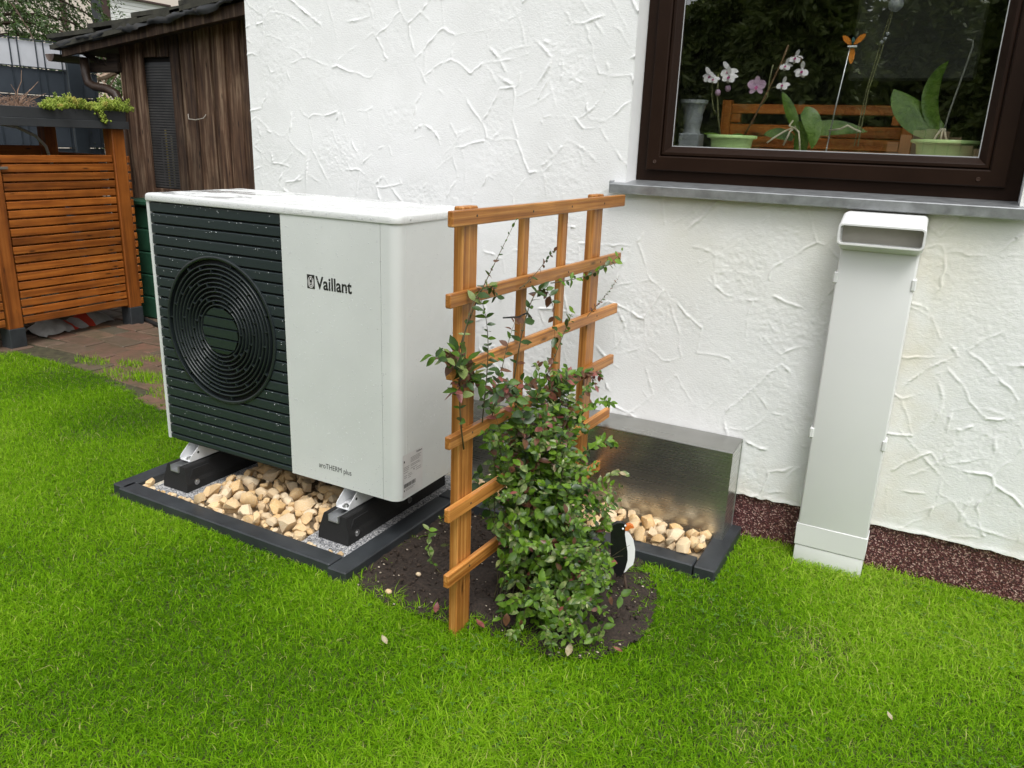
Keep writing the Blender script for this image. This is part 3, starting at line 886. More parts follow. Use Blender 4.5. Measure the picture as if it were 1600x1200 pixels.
# rating label on the right-hand side
lb = MB().add([(PW + 0.0006, 0.024, 0.010), (PW + 0.0006, 0.142, 0.010), (PW + 0.0006, 0.142, 0.165), (PW + 0.0006, 0.024, 0.165)], [(0, 1, 2, 3)]).build('rating_label', M_label, hp, fix=False)
bc = MB()
yb = 0.030
while yb < 0.098:
    w_ = random.choice([0.0012, 0.002, 0.003]); bc.add([(PW + 0.001, yb, 0.043), (PW + 0.001, yb + w_, 0.043), (PW + 0.001, yb + w_, 0.058), (PW + 0.001, yb, 0.058)], [(0, 1, 2, 3)])
    yb += w_ + random.choice([0.0012, 0.0018])
bc.build('barcode', M_print, lb, fix=False)
pr = MB()
for (ya, yb, za) in [(0.029, 0.062, 0.118), (0.070, 0.132, 0.143), (0.070, 0.125, 0.138), (0.070, 0.13, 0.133), (0.070, 0.12, 0.128), (0.029, 0.060, 0.112), (0.070, 0.122, 0.118), (0.070, 0.128, 0.113), (0.029, 0.058, 0.106),
                     (0.029, 0.055, 0.098), (0.070, 0.11, 0.104), (0.1, 0.132, 0.096), (0.032, 0.05, 0.086), (0.055, 0.075, 0.088), (0.055, 0.078, 0.082), (0.1, 0.132, 0.089), (0.032, 0.048, 0.079), (0.055, 0.07, 0.075), (0.04, 0.095, 0.036), (0.04, 0.085, 0.031)]:
    pr.add([(PW + 0.001, ya, za), (PW + 0.001, yb, za), (PW + 0.001, yb, za + 0.0018), (PW + 0.001, ya, za + 0.0018)], [(0, 1, 2, 3)])
pr.build('small_print', M_print_grey, lb, fix=False)['kind'] = 'stuff'
text_mesh('label_lettering', 'Vaillant', M_print, lb, 0.103, 0.139, 0.1525, 0.1600, PW + 0.001, axis='side', bold=0.02)
pr = MB()
for (ya, za, s) in ((0.030, 0.136, 0.006), (0.087, 0.094, 0.0045), (0.030, 0.030, 0.005)):
    pr.add([(PW + 0.0011, ya, za), (PW + 0.0011, ya + s, za), (PW + 0.0011, ya + s, za + s * 1.3), (PW + 0.0011, ya, za + s * 1.3)], [(0, 1, 2, 3)])
pr.build('label_mark', M_print, lb, fix=False)
# underside tray
MB().box(0.02, PW - 0.02, 0.02, PD - 0.02, -0.012, -0.001, 0.003).build('base_tray', M_black_in, hp)
# white angle brackets that carry the pump
for bx in (0.122, 0.922):
    b = MB()
    for sx in (-0.028, 0.028):
        b.prism([(-0.026, -0.068), (-0.027, -0.056), (-0.020, -0.046), (0.034, -0.002), (0.14, -0.002), (0.14, -0.068)], 'x', bx + sx - 0.0012, bx + sx + 0.0012)
    b.box(bx - 0.0265, bx + 0.0265, -0.026, 0.14, -0.0685, -0.0660)
    br = b.build('bracket', M_white_metal, hp)
    MB().lathe([(0.0, 0.009), (0.0075, 0.009), (0.0085, 0.006), (0.0085, 0.0025), (0.014, 0.002), (0.014, 0.0)], (bx, -0.008, -0.066), 12).build('bolt', M_bolt, br)
    for sx in (-0.0297, 0.0297):
        MB().lathe([(0.0055, 0.0), (0.0001, 0.0)], (bx + sx, 0.014, -0.038), 12, axis='x').build('bolt_hole', M_black_in, br)
# rain drops on the front and right side
def drops(n, seed):
    r = random.Random(seed); b = MB()
    for _ in range(n):
        s = r.choice([0.0008, 0.0010, 0.0013, 0.0018])
        face = r.random()
        if face < 0.45: c, nrm = (r.uniform(LX1 + 0.01, 1.10), -0.0002, r.uniform(0.01, PH - 0.01)), 'y'
        elif face < 0.68:
            zz = zt - r.randrange(23) * PITCHZ - abs(r.gauss(0, 0.006)) - 0.001
            xx = r.uniform(LX0 + 0.01, LX1 - 0.01)
            if (xx - FX) ** 2 + (zz - FZ) ** 2 < (FR + 0.01) ** 2: continue
            c, nrm = (xx, 0.0005, zz), 'y'
        elif face < 0.80: c, nrm = (r.uniform(0.0, PW - 0.05), -0.0052, PH + r.uniform(0.003, 0.02)), 'y'
        else: c, nrm = (PW, r.uniform(0.05, PD - 0.02), r.uniform(0.02, PH)), 'x'
        sc = (1, 0.55, 1.15) if nrm == 'y' else (0.55, 1, 1.15)
        b.ball(c, s, 0, 1, sc)
    return b
o = drops(2000, 3).build('raindrops', M_drop, hp, smooth=True); o['kind'] = 'stuff'

# ------------------------------------------------------------------ rubber feet
for (fx, lab) in ((0.122, 'black rubber foot under the louvred left end of the heat pump'), (0.925, 'black rubber foot under the plain right end of the heat pump')):
    x0, x1, y0, y1, z0, z1 = fx - 0.067, fx + 0.067, -0.085, 0.53, -0.1695, -0.0715
    t = thing('rubber_foot', lab, 'rubber foot', (fx, 0.2, z0), group='feet carrying the heat pump')
    bm = bmesh.new()
    tp = 0.018
    sec = [(x0, z0), (x1, z0), (x1, z0 + 0.03), (x1 - tp, z1 - 0.004), (x1 - tp - 0.004, z1), (fx + 0.024, z1), (fx + 0.024, z1 - 0.026), (fx - 0.024, z1 - 0.026), (fx - 0.024, z1), (x0 + tp + 0.004, z1), (x0 + tp, z1 - 0.004), (x0, z0 + 0.03)]
    b = MB().prism(sec, 'y', y0, y1)
    b.v = [(x, y + (0.012 * (z - z0) / (z1 - z0) if y < 0 else 0), z) for (x, y, z) in b.v]
    blk = b.build('block', M_rubber, t)
    # side pocket with a fixing bolt
    for s in (1, -1):
        for yc in (-0.015, 0.30):
            px = fx + s * 0.0585
            b = MB(); b.prism([(yc - 0.045, z0 + 0.055), (yc - 0.03, z0 + 0.085), (yc + 0.05, z0 + 0.085), (yc + 0.07, z0 + 0.05), (yc + 0.05, z0 + 0.018), (yc - 0.03, z0 + 0.018)], 'x', px - 0.001, px + 0.004 if s > 0 else px - 0.004)
            b.build('side_rib', M_rubber, t)
            MB().lathe([(0.0, 0.006), (0.007, 0.006), (0.0075, 0.002), (0.0125, 0.0015), (0.0125, 0.0)], (fx + s * 0.0655, yc - 0.018, z0 + 0.030), 14, axis='x').build('bolt', M_bolt, t)
    MB().prism([(fx - 0.0225, z1 + 0.001), (fx - 0.0225, z1 - 0.025), (fx + 0.0225, z1 - 0.025), (fx + 0.0225, z1 + 0.001), (fx + 0.0195, z1 + 0.001), (fx + 0.0195, z1 - 0.021), (fx - 0.0195, z1 - 0.021), (fx - 0.0195, z1 + 0.001)], 'y', y0 + 0.004, y1 - 0.01).build('rail', M_alu, t)

# granite slabs, edging boards
for (x0, x1, lab) in ((0.03, 0.272, 'speckled grey granite slab under the left rubber foot'), (0.822, 1.032, 'speckled grey granite slab under the right rubber foot')):
    o = MB().box(x0, x1, -0.128 if x0 < 0.5 else -0.148, 0.62, -0.21, -0.1705, 0.003).build('granite_slab', M_granite)
    tag(o, lab, 'slab', 'granite slabs in the stone bed')
def board(x0, x1, y0, y1, lab, grp, jx=0.0):
    b = MB().box(x0, x1, y0, y1, -0.26, -0.158, 0.004)
    b.v = [(x, y + jx * (x - x0), z) for (x, y, z) in b.v]
    o = b.build('edging_board', M_board)
    tag(o, lab, 'edging board', grp)
board(-0.104, -0.030, -0.195, 0.70, 'anthracite edging board on the far left side of the heat pump bed', 'edging boards')
board(-0.050, 1.030, -0.2105, -0.140, 'long anthracite edging board along the front of the heat pump bed', 'edging boards', -0.016)
board(1.036, 1.112, -0.245, 0.405, 'anthracite edging board between the heat pump bed and the dark soil', 'edging boards')
board(1.036, 2.066, 0.412, 0.482, 'anthracite edging board in front of the stainless steel box', 'edging boards')
board(2.070, 2.144, 0.410, 0.80, 'short anthracite edging board at the right end of the steel box', 'edging boards')

# ------------------------------------------------------------------ ochre stones
def stone_proto(seed):
    r = np.random.default_rng(seed)
    p = r.standard_normal((20, 3)); p /= np.linalg.norm(p, axis=1)[:, None]
    p *= np.array([1.0, r.uniform(0.66, 0.85), r.uniform(0.55, 0.78)]) * r.uniform(0.88, 1.05, (20, 1))
    bm = bmesh.new()
    for q in p: bm.verts.new(q)
    bmesh.ops.convex_hull(bm, input=bm.verts)
    for v in [v for v in bm.verts if not v.link_faces]: bm.verts.remove(v)
    bm.normal_update()
    me = bpy.data.meshes.new('stone'); bm.to_mesh(me); bm.free()
    me.materials.append(M_stone)
    me.polygons.foreach_set('use_smooth', [True] * len(me.polygons))
    me.set_sharp_from_angle(angle=math.radians(36))
    return me
STONES = [stone_proto(s) for s in range(60, 70)]
def put_stone(parent, x, y, z, s, r):
    o = bpy.data.objects.new('stone', r.choice(STONES)); COL.objects.link(o)
    o.parent = parent; o.location = (x, y, z)
    o.rotation_euler = (r.gauss(0, 0.5), r.gauss(0, 0.5), r.uniform(0, 6.3))
    o.scale = (s, s * r.uniform(0.85, 1.1), s * r.uniform(0.8, 1.1))
bed = MB().add([(-0.06, -0.18, -0.192), (1.05, -0.18, -0.192), (1.05, 0.79, -0.192), (-0.06, 0.79, -0.192)], [(0, 1, 2, 3)]).build('stone_bed', M_grit)
tag(bed, kind='structure')
MB().add([(0.285, -0.135, -0.186), (0.815, -0.145, -0.186), (0.815, 0.5, -0.176), (0.285, 0.5, -0.176)], [(0, 1, 2, 3)]).build('stone_fill', M_fill, bed)
r = random.Random(5)
placed = []
tries = 0
while len(placed) < 268 and tries < 9000:
    tries += 1
    x, y = r.uniform(0.285, 0.812), r.uniform(-0.128, 0.46)
    s = r.choice([0.020, 0.027, 0.034, 0.040, 0.046])
    lay = 0
    ok = True
    for (px, py, ps, pl) in placed:
        d = math.hypot(px - x, py - y)
        if d < (ps + s) * 0.70: lay = max(lay, pl + 1)
    if lay > 1: continue
    z = -0.178 + 0.024 * lay + s * 0.2 + 0.016 * min(1, max(0, (y + 0.1) / 0.2))
    placed.append((x, y, s, lay)); put_stone(bed, x, y, z, s, r)
for _ in range(40):                                        # strays along the front board and the slabs' edges
    x = r.uniform(0.0, 1.02); y = r.uniform(-0.137, -0.128) if x < 0.28 or x < 0.8 else r.uniform(-0.150, -0.142)
    put_stone(bed, x, y, -0.166, r.uniform(0.008, 0.017), r)
put_stone(bed, 0.002, -0.105, -0.160, 0.024, r)
bed2 = MB().add([(1.10, 0.47, -0.192), (2.08, 0.47, -0.192), (2.08, 0.79, -0.192), (1.10, 0.79, -0.192)], [(0, 1, 2, 3)]).build('stone_bed', M_fill)
tag(bed2, kind='structure')
placed = []
tries = 0
while len(placed) < 120 and tries < 6000:
    tries += 1
    x, y = r.uniform(1.15, 2.05), r.uniform(0.498, 0.632)
    s = r.choice([0.026, 0.030, 0.034, 0.040]); lay = 0
    for (px, py, ps, pl) in placed:
        if math.hypot(px - x, py - y) < (ps + s) * 0.70: lay = max(lay, pl + 1)
    if lay > 1: continue
    placed.append((x, y, s, lay)); put_stone(bed2, x, y, -0.172 + 0.022 * lay + s * 0.2 + 0.012 * (2.05 - x), s, r)

# ------------------------------------------------------------------ steel box on the wall
bx = thing('steel_box', 'long brushed stainless steel box cover against the wall behind the trellis', 'metal box', (1.6, 0.72, -0.19))
BX0, BX1, BY0, BZ1 = 0.98, 2.108, 0.648, 0.181
MB().add([(BX0, BY0, -0.20), (BX1, BY0, -0.20), (BX1, BY0, BZ1 - 0.002), (BX0, BY0, BZ1 - 0.002)], [(0, 1, 2, 3)]).build('front_sheet', M_steel, bx, fix=False)
MB().add([(BX0, BY0 - 0.001, BZ1 - 0.003), (BX0, BY0 + 0.0005, BZ1), (BX0, YW - 0.003, BZ1 + 0.005), (BX1, BY0 - 0.001, BZ1 - 0.003), (BX1, BY0 + 0.0005, BZ1), (BX1, YW - 0.003, BZ1 + 0.005)], [(0, 3, 4, 1), (1, 4, 5, 2)]).build('top_sheet', M_steel_top, bx, fix=False)
MB().add([(BX1, BY0, -0.20), (BX1, YW - 0.012, -0.20), (BX1, YW - 0.012, BZ1 + 0.003), (BX1, BY0, BZ1 - 0.002)], [(0, 1, 2, 3)]).build('end_sheet', M_steel, bx, fix=False)
MB().box(BX1, BX1 + 0.0015, YW - 0.014, YW - 0.0065, -0.2, BZ1 + 0.004).build('flange', M_alu, bx)
MB().add([(BX0, BY0, -0.20), (BX0, YW - 0.012, -0.20), (BX0, YW - 0.012, BZ1), (BX0, BY0, BZ1 - 0.002)], [(0, 1, 2, 3)]).build('end_sheet', M_steel, bx, fix=False)

# ------------------------------------------------------------------ white duct on the wall
du = thing('duct_cover', 'tall white plastic duct cover on the wall below the window sill', 'duct cover', (2.46, 0.76, GZ))
DX0, DX1, DY = 2.346, 2.572, 0.716
b = MB().box(DX0, DX1, DY, YW - 0.0055, -0.07, 0.93, 0.006, seg=3)
b.build('cover', M_plastic_white, du, smooth=True, flat_angle=40)
MB().box(DX0 - 0.003, DX1 + 0.003, DY - 0.0022, YW - 0.006, -0.132, -0.052, 0.0015, seg=1).build('base_collar', M_plastic_white, du, smooth=True, flat_angle=40)
MB().box(DX0, DX1, DY, YW - 0.006, -0.23, -0.1335, 0.004, seg=2).build('base_piece', M_plastic_white, du, smooth=True, flat_angle=40)
for (cx, cz) in ((DX0, 0.816), (DX1, 0.815), (DX0, 0.286), (DX1, 0.286)):
    MB().box(cx - 0.008, cx + 0.006, DY - 0.004, DY + 0.045, cz - 0.018, cz + 0.018, 0.003).build('clip', M_plastic_white, du)
# hood: rectangular mouth facing forward
def rrect(x0, x1, z0, z1, r_, n=4):
    return arc(x1 - r_, z0 + r_, r_, -PI / 2, 0, n) + arc(x1 - r_, z1 - r_, r_, 0, PI / 2, n) + arc(x0 + r_, z1 - r_, r_, PI / 2, PI, n) + arc(x0 + r_, z0 + r_, r_, PI, 1.5 * PI, n)
HX0, HX1, HY = DX0 - 0.010, DX1 + 0.010, 0.664
sag = lambda x: 0.005 * (1 - ((x - (HX0 + HX1) / 2) / ((HX1 - HX0) / 2)) ** 2)
L = []
for (ins, y, z0, z1, rr) in ((0.004, YW - 0.006, 0.906, 1.0225, 0.014), (0.004, 0.712, 0.906, 1.0225, 0.014), (0.004, 0.704, 0.908, 1.0205, 0.014), (0.0, HY + 0.002, 0.926, 0.9915, 0.014), (0.001, HY, 0.927, 0.990, 0.013),
                         (0.006, HY, 0.932, 0.985, 0.009), (0.0065, HY + 0.003, 0.9325, 0.9845, 0.009), (0.009, 0.722, 0.928, 0.990, 0.009)):
    L.append([(x, y, z - (sag(x) if z < 0.95 and y < HY + 0.01 else 0)) for (x, z) in rrect(HX0 + ins, HX1 - ins, z0, z1, rr)])
b = MB(); n = len(L[0])
for rg in L: b.v += rg
b.f = [(i * n + k, i * n + (k + 1) % n, (i + 1) * n + (k + 1) % n, (i + 1) * n + k) for i in range(len(L) - 1) for k in range(n)]
b.m = [0] * len(b.f)
b.build('hood', M_plastic_white, du, smooth=True, fix=False, flat_angle=35)
MB().add([(p[0], 0.7215, p[2]) for p in L[-1]], [tuple(range(n))]).build('hood_back', M_plastic_in, du, fix=False)
# ================================================================== TRELLIS
tr = thing('trellis', 'orange brown wooden garden trellis standing edge on beside the heat pump', 'trellis', (1.56, 0.2, GZ))
T0 = Vector((1.564, -0.367)); T1 = Vector((1.602, 0.708))
td = (T1 - T0); TL = td.length; td /= TL
tn = Vector((td.y, -td.x))                                # towards the camera's side (+x)
ang = math.atan2(td.y, td.x) - PI / 2
def tbox(s0, s1, n0, n1, z0, z1, bev, name, mat, lean=0.0):
    """s along the trellis, n across it"""
    c = T0 + td * (s0 + s1) / 2 + tn * (n0 + n1) / 2
    Mx = Matrix.Translation((c.x, c.y, (z0 + z1) / 2)) @ Matrix.Rotation(ang, 4, 'Z')
    b = MB().obox(Matrix.Identity(4), n1 - n0, s1 - s0, z1 - z0, bev)
    off = root_loc(tr)
    o = b.build(name, mat)
    o.parent = tr
    o.location = Vector((c.x, c.y, (z0 + z1) / 2)) - off
    o.rotation_euler = (lean, 0, ang)
    return o
tbox(0.074, 0.144, -0.029, 0.0, -0.30, 1.036, 0.003, 'post', M_trel_z)
tbox(0.856, 0.926, -0.029, 0.0, -0.30, 1.036, 0.003, 'post', M_trel_z)
tbox(0.384, 0.420, -0.020, -0.001, -0.10, 1.020, 0.0025, 'upright', M_trel_z)
tbox(0.630, 0.666, -0.020, -0.001, -0.10, 1.020, 0.0025, 'upright', M_trel_z)
M_scr = plain('dark screw', (0.08, 0.06, 0.05), 0.5, 0.6)
for (z0, z1) in ((0.992, 1.029), (0.793, 0.827), (0.6065, 0.6405), (0.4145, 0.4475), (0.2005, 0.2385), (0.0005, 0.0385)):
    rl = tbox(random.uniform(-0.004, 0.003), TL + random.uniform(-0.01, 0.003), 0.001, 0.019, z0 - 0.001, z1 + 0.001, 0.0025, 'rail', M_trel_y, random.uniform(-0.002, 0.002))
    for sx in (0.109, 0.891, 0.402, 0.648):
        p = T0 + td * sx + tn * 0.0195
        MB().lathe([(0.0, 0.0006), (0.0026, 0.0006), (0.0036, -0.0005)], (p.x, p.y, (z0 + z1) / 2 + random.uniform(-0.004, 0.004)), 10, axis='x').build('screw', M_scr, tr)

# ================================================================== CLIMBING PLANT
M_lf = [leafy('leaf green', [(0.036, 0.088, 0.008), (0.070, 0.145, 0.012), (0.120, 0.205, 0.026)], 0.42, 0.25, nscale=35, spec=0.35),
        leafy('leaf fresh green', [(0.062, 0.145, 0.008), (0.120, 0.235, 0.014), (0.20, 0.32, 0.04)], 0.42, 0.28, nscale=40, spec=0.35),
        leafy('leaf dark green', [(0.016, 0.042, 0.008), (0.030, 0.068, 0.012), (0.055, 0.10, 0.022)], 0.38, 0.15, nscale=35),
        leafy('leaf variegated', [(0.07, 0.13, 0.03), (0.16, 0.22, 0.06), (0.34, 0.36, 0.15)], 0.36, 0.2, nscale=80),
        leafy('leaf bronze', [(0.075, 0.04, 0.022), (0.13, 0.055, 0.032), (0.17, 0.09, 0.035)], 0.38, 0.2, nscale=45),
        leafy('leaf red', [(0.16, 0.045, 0.04), (0.26, 0.075, 0.065), (0.30, 0.13, 0.09)], 0.4, 0.2, nscale=45),
        leafy('leaf faded tan', [(0.26, 0.20, 0.10), (0.37, 0.30, 0.17), (0.48, 0.42, 0.28)], 0.6, 0.25, nscale=50)]
M_stem = plain('plant stem', (0.075, 0.062, 0.028), 0.7, nz=0.4, nscale=30)
def leaf_verts(L, w_, fold, curl):
    t = [0.0, 0.22, 0.48, 0.75, 1.0]
    wd = [0.08, 0.78, 1.0, 0.66, 0.0]
    vs = []
    for ti, wi in zip(t, wd):
        y = ti * L; z = -curl * L * ti * ti + 0.03 * L * math.sin(ti * 7)
        hw = w_ * wi / 2
        if ti < 1: vs += [(-hw, y, z + fold * hw), (0, y, z), (hw, y, z + fold * hw)]
        else: vs += [(0, y, z)]
    fs = []
    for i in range(3):
        a = i * 3; fs += [(a, a + 1, a + 4, a + 3), (a + 1, a + 2, a + 5, a + 4)]
    fs += [(9, 10, 12), (10, 11, 12)]
    return vs, fs
pl = thing('climbing_shrub', 'bushy evergreen climber with green and bronze leaves growing up the wooden trellis', 'shrub', (1.66, 0.05, GZ))
stems = MB(); LEAVES = []                                # (matrix, L, w, fold, curl, mat)
rp = random.Random(17)
BLOBS = [  # centre, radii, weight
    ((1.775, -0.085, -0.085), (0.215, 0.20, 0.14), 1.1),
    ((1.700, 0.010, 0.035), (0.21, 0.235, 0.16), 1.05),
    ((1.645, 0.020, 0.18), (0.175, 0.245, 0.16), 1.0),
    ((1.630, 0.045, 0.315), (0.125, 0.235, 0.135), 0.85),
    ((1.615, 0.030, 0.465), (0.075, 0.285, 0.14), 0.42),
]
def leaf_mat(z, rnd):
    if z > 0.42: return rnd.choices(range(7), [26, 20, 20, 14, 12, 4, 1.5])[0]
    if z > 0.25: return rnd.choices(range(7), [30, 27, 15, 14, 8, 2, 1])[0]
    if z > -0.02: return rnd.choices(range(7), [32, 32, 13, 15, 4, 1.2, 0.6])[0]
    return rnd.choices(range(7), [30, 37, 9, 18, 3, 1.2, 0.4])[0]
PEN = [Vector((1.905, 0.165, 0.045)), Vector((1.912, 0.165, 0.0)), Vector((1.918, 0.17, -0.05)), Vector((1.92, 0.17, -0.10))]
def add_leaf(p, d, up, L, mi, rnd):
    for q in PEN:                                        # the ornament stands clear of the leaves
        w_ = q - CAMP; tq = (p - CAMP).dot(w_) / w_.length_squared
        if tq < 1.08 and (p - CAMP - w_ * tq).length < 0.050: return
    y = d.normalized()
    z = (up - y * up.dot(y))
    if z.length < 1e-4: z = y.orthogonal()
    z.normalize(); x = y.cross(z)
    Mx = Matrix(((x.x, y.x, z.x, p.x), (x.y, y.y, z.y, p.y), (x.z, y.z, z.z, p.z), (0, 0, 0, 1)))
    LEAVES.append((Mx, L, L * rnd.uniform(0.46, 0.62), rnd.uniform(0.1, 0.5), rnd.uniform(0.0, 0.35), mi))
def shoot(pts, r0, step, L0, L1, start=0.25, spread=1.0, mats=None, rnd=rp):
    """a stem through pts (bezier-like) with opposite leaves"""
    pts = [Vector(p) for p in pts]
    N = 14; path = []
    for i in range(N + 1):
        t = i / N; q = [p.copy() for p in pts]
        while len(q) > 1: q = [q[k].lerp(q[k + 1], t) for k in range(len(q) - 1)]
        path.append(q[0])
    stems.tube(path, [r0 * (1 - 0.75 * i / N) for i in range(N + 1)], 5)
    ln = sum((path[i + 1] - path[i]).length for i in range(N))
    k = max(2, int(ln * (1 - start) / step))
    for j in range(k + 1):
        t = start + (1 - start) * j / k
        f = min(t * N, N - 1e-4); i = int(f); p = path[i].lerp(path[i + 1], f - i)
        d = (path[i + 1] - path[i]).normalized()
        side = d.cross(Vector((rnd.gauss(0, 1), rnd.gauss(0, 1), rnd.gauss(0, 1)))).normalized()
        L = (L0 + (L1 - L0) * t) * rnd.choice([0.55, 0.8, 0.95, 1.05, 1.2, 1.4])
        for s in (1, -1):
            if rnd.random() < 0.12: continue
            dv = side * s * spread + d * rnd.uniform(0.2, 0.8) + Vector((0, 0, rnd.uniform(-0.4, 0.25)))
            up = Vector((0.35, -0.55, 0.9)) + Vector((rnd.gauss(0, 0.35), rnd.gauss(0, 0.35), rnd.gauss(0, 0.3)))
            mi = leaf_mat(p.z, rnd) if mats is None else rnd.choice(mats)
            add_leaf(p, dv, up, L, mi, rnd)
wts = [b[2] for b in BLOBS]
for _ in range(310):
    c, rd, _w = rp.choices(BLOBS, wts)[0]
    while True:
        u = Vector((rp.uniform(-1, 1), rp.uniform(-1, 1), rp.uniform(-1, 1)))
        if 0.25 < u.length < 1: break
    if u.x < -0.2 and rp.random() < 0.6: u.x = -u.x
    e = Vector((c[0] + u.x * rd[0], c[1] + u.y * rd[1], max(c[2] + u.z * rd[2], GZ + 0.02)))
    base = Vector((1.68 + rp.gauss(0, 0.05), 0.06 + rp.gauss(0, 0.09), GZ))
    m1 = base.lerp(e, 0.45) + Vector((-0.05, 0, 0.02)) + Vector((rp.gauss(0, 0.03), rp.gauss(0, 0.04), abs(rp.gauss(0, 0.05))))
    m2 = base.lerp(e, 0.8) + Vector((rp.gauss(0, 0.02), rp.gauss(0, 0.03), rp.uniform(0.0, 0.07)))
    shoot([base, m1, m2, e], rp.uniform(0.0013, 0.0026), 0.024, 0.034, 0.027, 0.40)
for _ in range(60):                                        # leggy shoots that break the outline
    c, rd, _w = rp.choices(BLOBS[:4], wts[:4])[0]
    a_ = rp.uniform(0, 2 * PI); u = Vector((abs(math.cos(a_)) * 0.8 if rp.random() < 0.7 else math.cos(a_), math.sin(a_), rp.uniform(-0.5, 0.9)))
    p1 = Vector((c[0] + u.x * rd[0] * 0.75, c[1] + u.y * rd[1] * 0.75, max(c[2] + u.z * rd[2] * 0.75, GZ + 0.04)))
    e = Vector((c[0] + u.x * (rd[0] + 0.05), c[1] + u.y * (rd[1] + 0.06), max(c[2] + u.z * (rd[2] + 0.05) + rp.uniform(-0.02, 0.05), GZ + 0.02)))
    shoot([(1.67, 0.06, max(GZ + 0.05, c[2] - 0.1)), p1, p1.lerp(e, 0.6) + Vector((0, 0, 0.02)), e], 0.0014, 0.022, 0.028, 0.017, 0.45)
# long single shoots up the trellis
P3 = lambda s, n, z: (T0.x + td.x * s + tn.x * n, T0.y + td.y * s + tn.y * n, z)
shoot([P3(0.03, 0.024, 0.68), P3(0.06, 0.04, 0.8), P3(0.16, 0.04, 0.88), P3(0.268, 0.04, 0.995)], 0.0022, 0.021, 0.022, 0.013, 0.2, mats=[2, 0, 4, 2])
shoot([P3(0.06, 0.024, 0.4), P3(-0.02, 0.04, 0.62), P3(0, 0.04, 0.85), P3(0.15, 0.04, 0.88), P3(0.18, 0.04, 0.8)], 0.0024, 0.024, 0.036, 0.02, 0.1, mats=[2, 0, 2, 3])
shoot([P3(0.15, 0.024, 0.45), P3(0.14, 0.04, 0.6), P3(0.17, 0.04, 0.7), P3(0.1, 0.04, 0.81)], 0.002, 0.022, 0.032, 0.02, 0.1, mats=[0, 2, 2])
shoot([P3(0.2, 0.024, 0.45), P3(0.21, 0.04, 0.56), P3(0.23, 0.04, 0.64), P3(0.28, 0.04, 0.71)], 0.002, 0.024, 0.026, 0.018, 0.2, mats=[4, 2, 0, 4])
shoot([P3(0.31, 0.024, 0.5), P3(0.33, 0.04, 0.72), P3(0.36, 0.04, 0.85), P3(0.52, 0.04, 0.84), P3(0.535, 0.04, 0.62)], 0.0022, 0.024, 0.032, 0.026, 0.1, mats=[2, 0, 2, 4])
shoot([P3(0.33, 0.024, 0.8), P3(0.38, 0.04, 0.82), P3(0.43, 0.04, 0.86), P3(0.5, 0.04, 0.89)], 0.0016, 0.02, 0.02, 0.012, 0.1, mats=[2, 4])
shoot([P3(0.52, 0.024, 0.79), P3(0.72, 0.04, 0.78), P3(0.9, 0.04, 0.78), P3(1.023, 0.04, 0.84)], 0.0018, 0.026, 0.02, 0.024, 0.1, mats=[1, 1, 2])
shoot([P3(0.8, 0.024, 0.64), P3(0.88, 0.04, 0.69), P3(0.95, 0.04, 0.71), P3(1.01, 0.04, 0.75)], 0.0013, 0.016, 0.012, 0.009, 0.1, mats=[2, 4])
shoot([P3(0.48, 0.024, 0.45), P3(0.53, 0.04, 0.54), P3(0.6, 0.04, 0.63), P3(0.65, 0.04, 0.68)], 0.002, 0.02, 0.028, 0.022, 0.1, mats=[0, 1, 2])
shoot([P3(0.5, 0.024, 0.46), P3(0.62, 0.04, 0.5), P3(0.8, 0.04, 0.48), P3(0.88, 0.04, 0.37)], 0.002, 0.015, 0.028, 0.026, 0.1, mats=[5, 4, 0, 4])
shoot([P3(0.62, 0.024, 0.44), P3(0.75, 0.04, 0.47), P3(0.86, 0.04, 0.44), P3(0.92, 0.04, 0.4)], 0.0016, 0.016, 0.022, 0.022, 0.1, mats=[5, 4, 0])
shoot([P3(0.15, 0.024, 0.55), P3(0.06, 0.04, 0.63), P3(0, 0.04, 0.645), P3(-0.11, 0.04, 0.7)], 0.002, 0.014, 0.038, 0.03, 0.15, mats=[4, 3, 0, 2, 3])
shoot([P3(0.12, 0.024, 0.58), P3(0.03, 0.04, 0.68), P3(-0.01, 0.04, 0.71), P3(-0.05, 0.04, 0.68)], 0.002, 0.014, 0.034, 0.03, 0.15, mats=[4, 3, 0, 2])
shoot([P3(0.16, 0.024, 0.56), P3(0.08, 0.04, 0.6), P3(0.03, 0.04, 0.6), P3(-0.01, 0.04, 0.58)], 0.002, 0.014, 0.036, 0.03, 0.15, mats=[4, 5, 2, 0])
shoot([P3(0.45, 0.054, 0.3), P3(0.7, 0.09, 0.36), P3(0.84, 0.09, 0.36), P3(0.9, 0.09, 0.32)], 0.0018, 0.02, 0.03, 0.026, 0.2, mats=[0, 1])
shoot([P3(0.5, 0.06, 0.12), P3(0.7, 0.1, 0.22), P3(0.86, 0.1, 0.22), P3(0.95, 0.1, 0.14)], 0.0018, 0.02, 0.03, 0.026, 0.3, mats=[0, 1, 2])
shoot([P3(0.5, 0.084, 0.05), P3(0.72, 0.14, 0.08), P3(0.85, 0.14, 0.1), P3(0.95, 0.14, 0.04)], 0.0018, 0.02, 0.03, 0.024, 0.3, mats=[6, 3, 0])
shoot([P3(0.03, -0.024, 0.02), P3(0, -0.04, 0.06), P3(-0.02, -0.04, 0.12), P3(-0.01, -0.04, 0.17)], 0.0015, 0.02, 0.03, 0.024, 0.3, mats=[1, 0, 3])
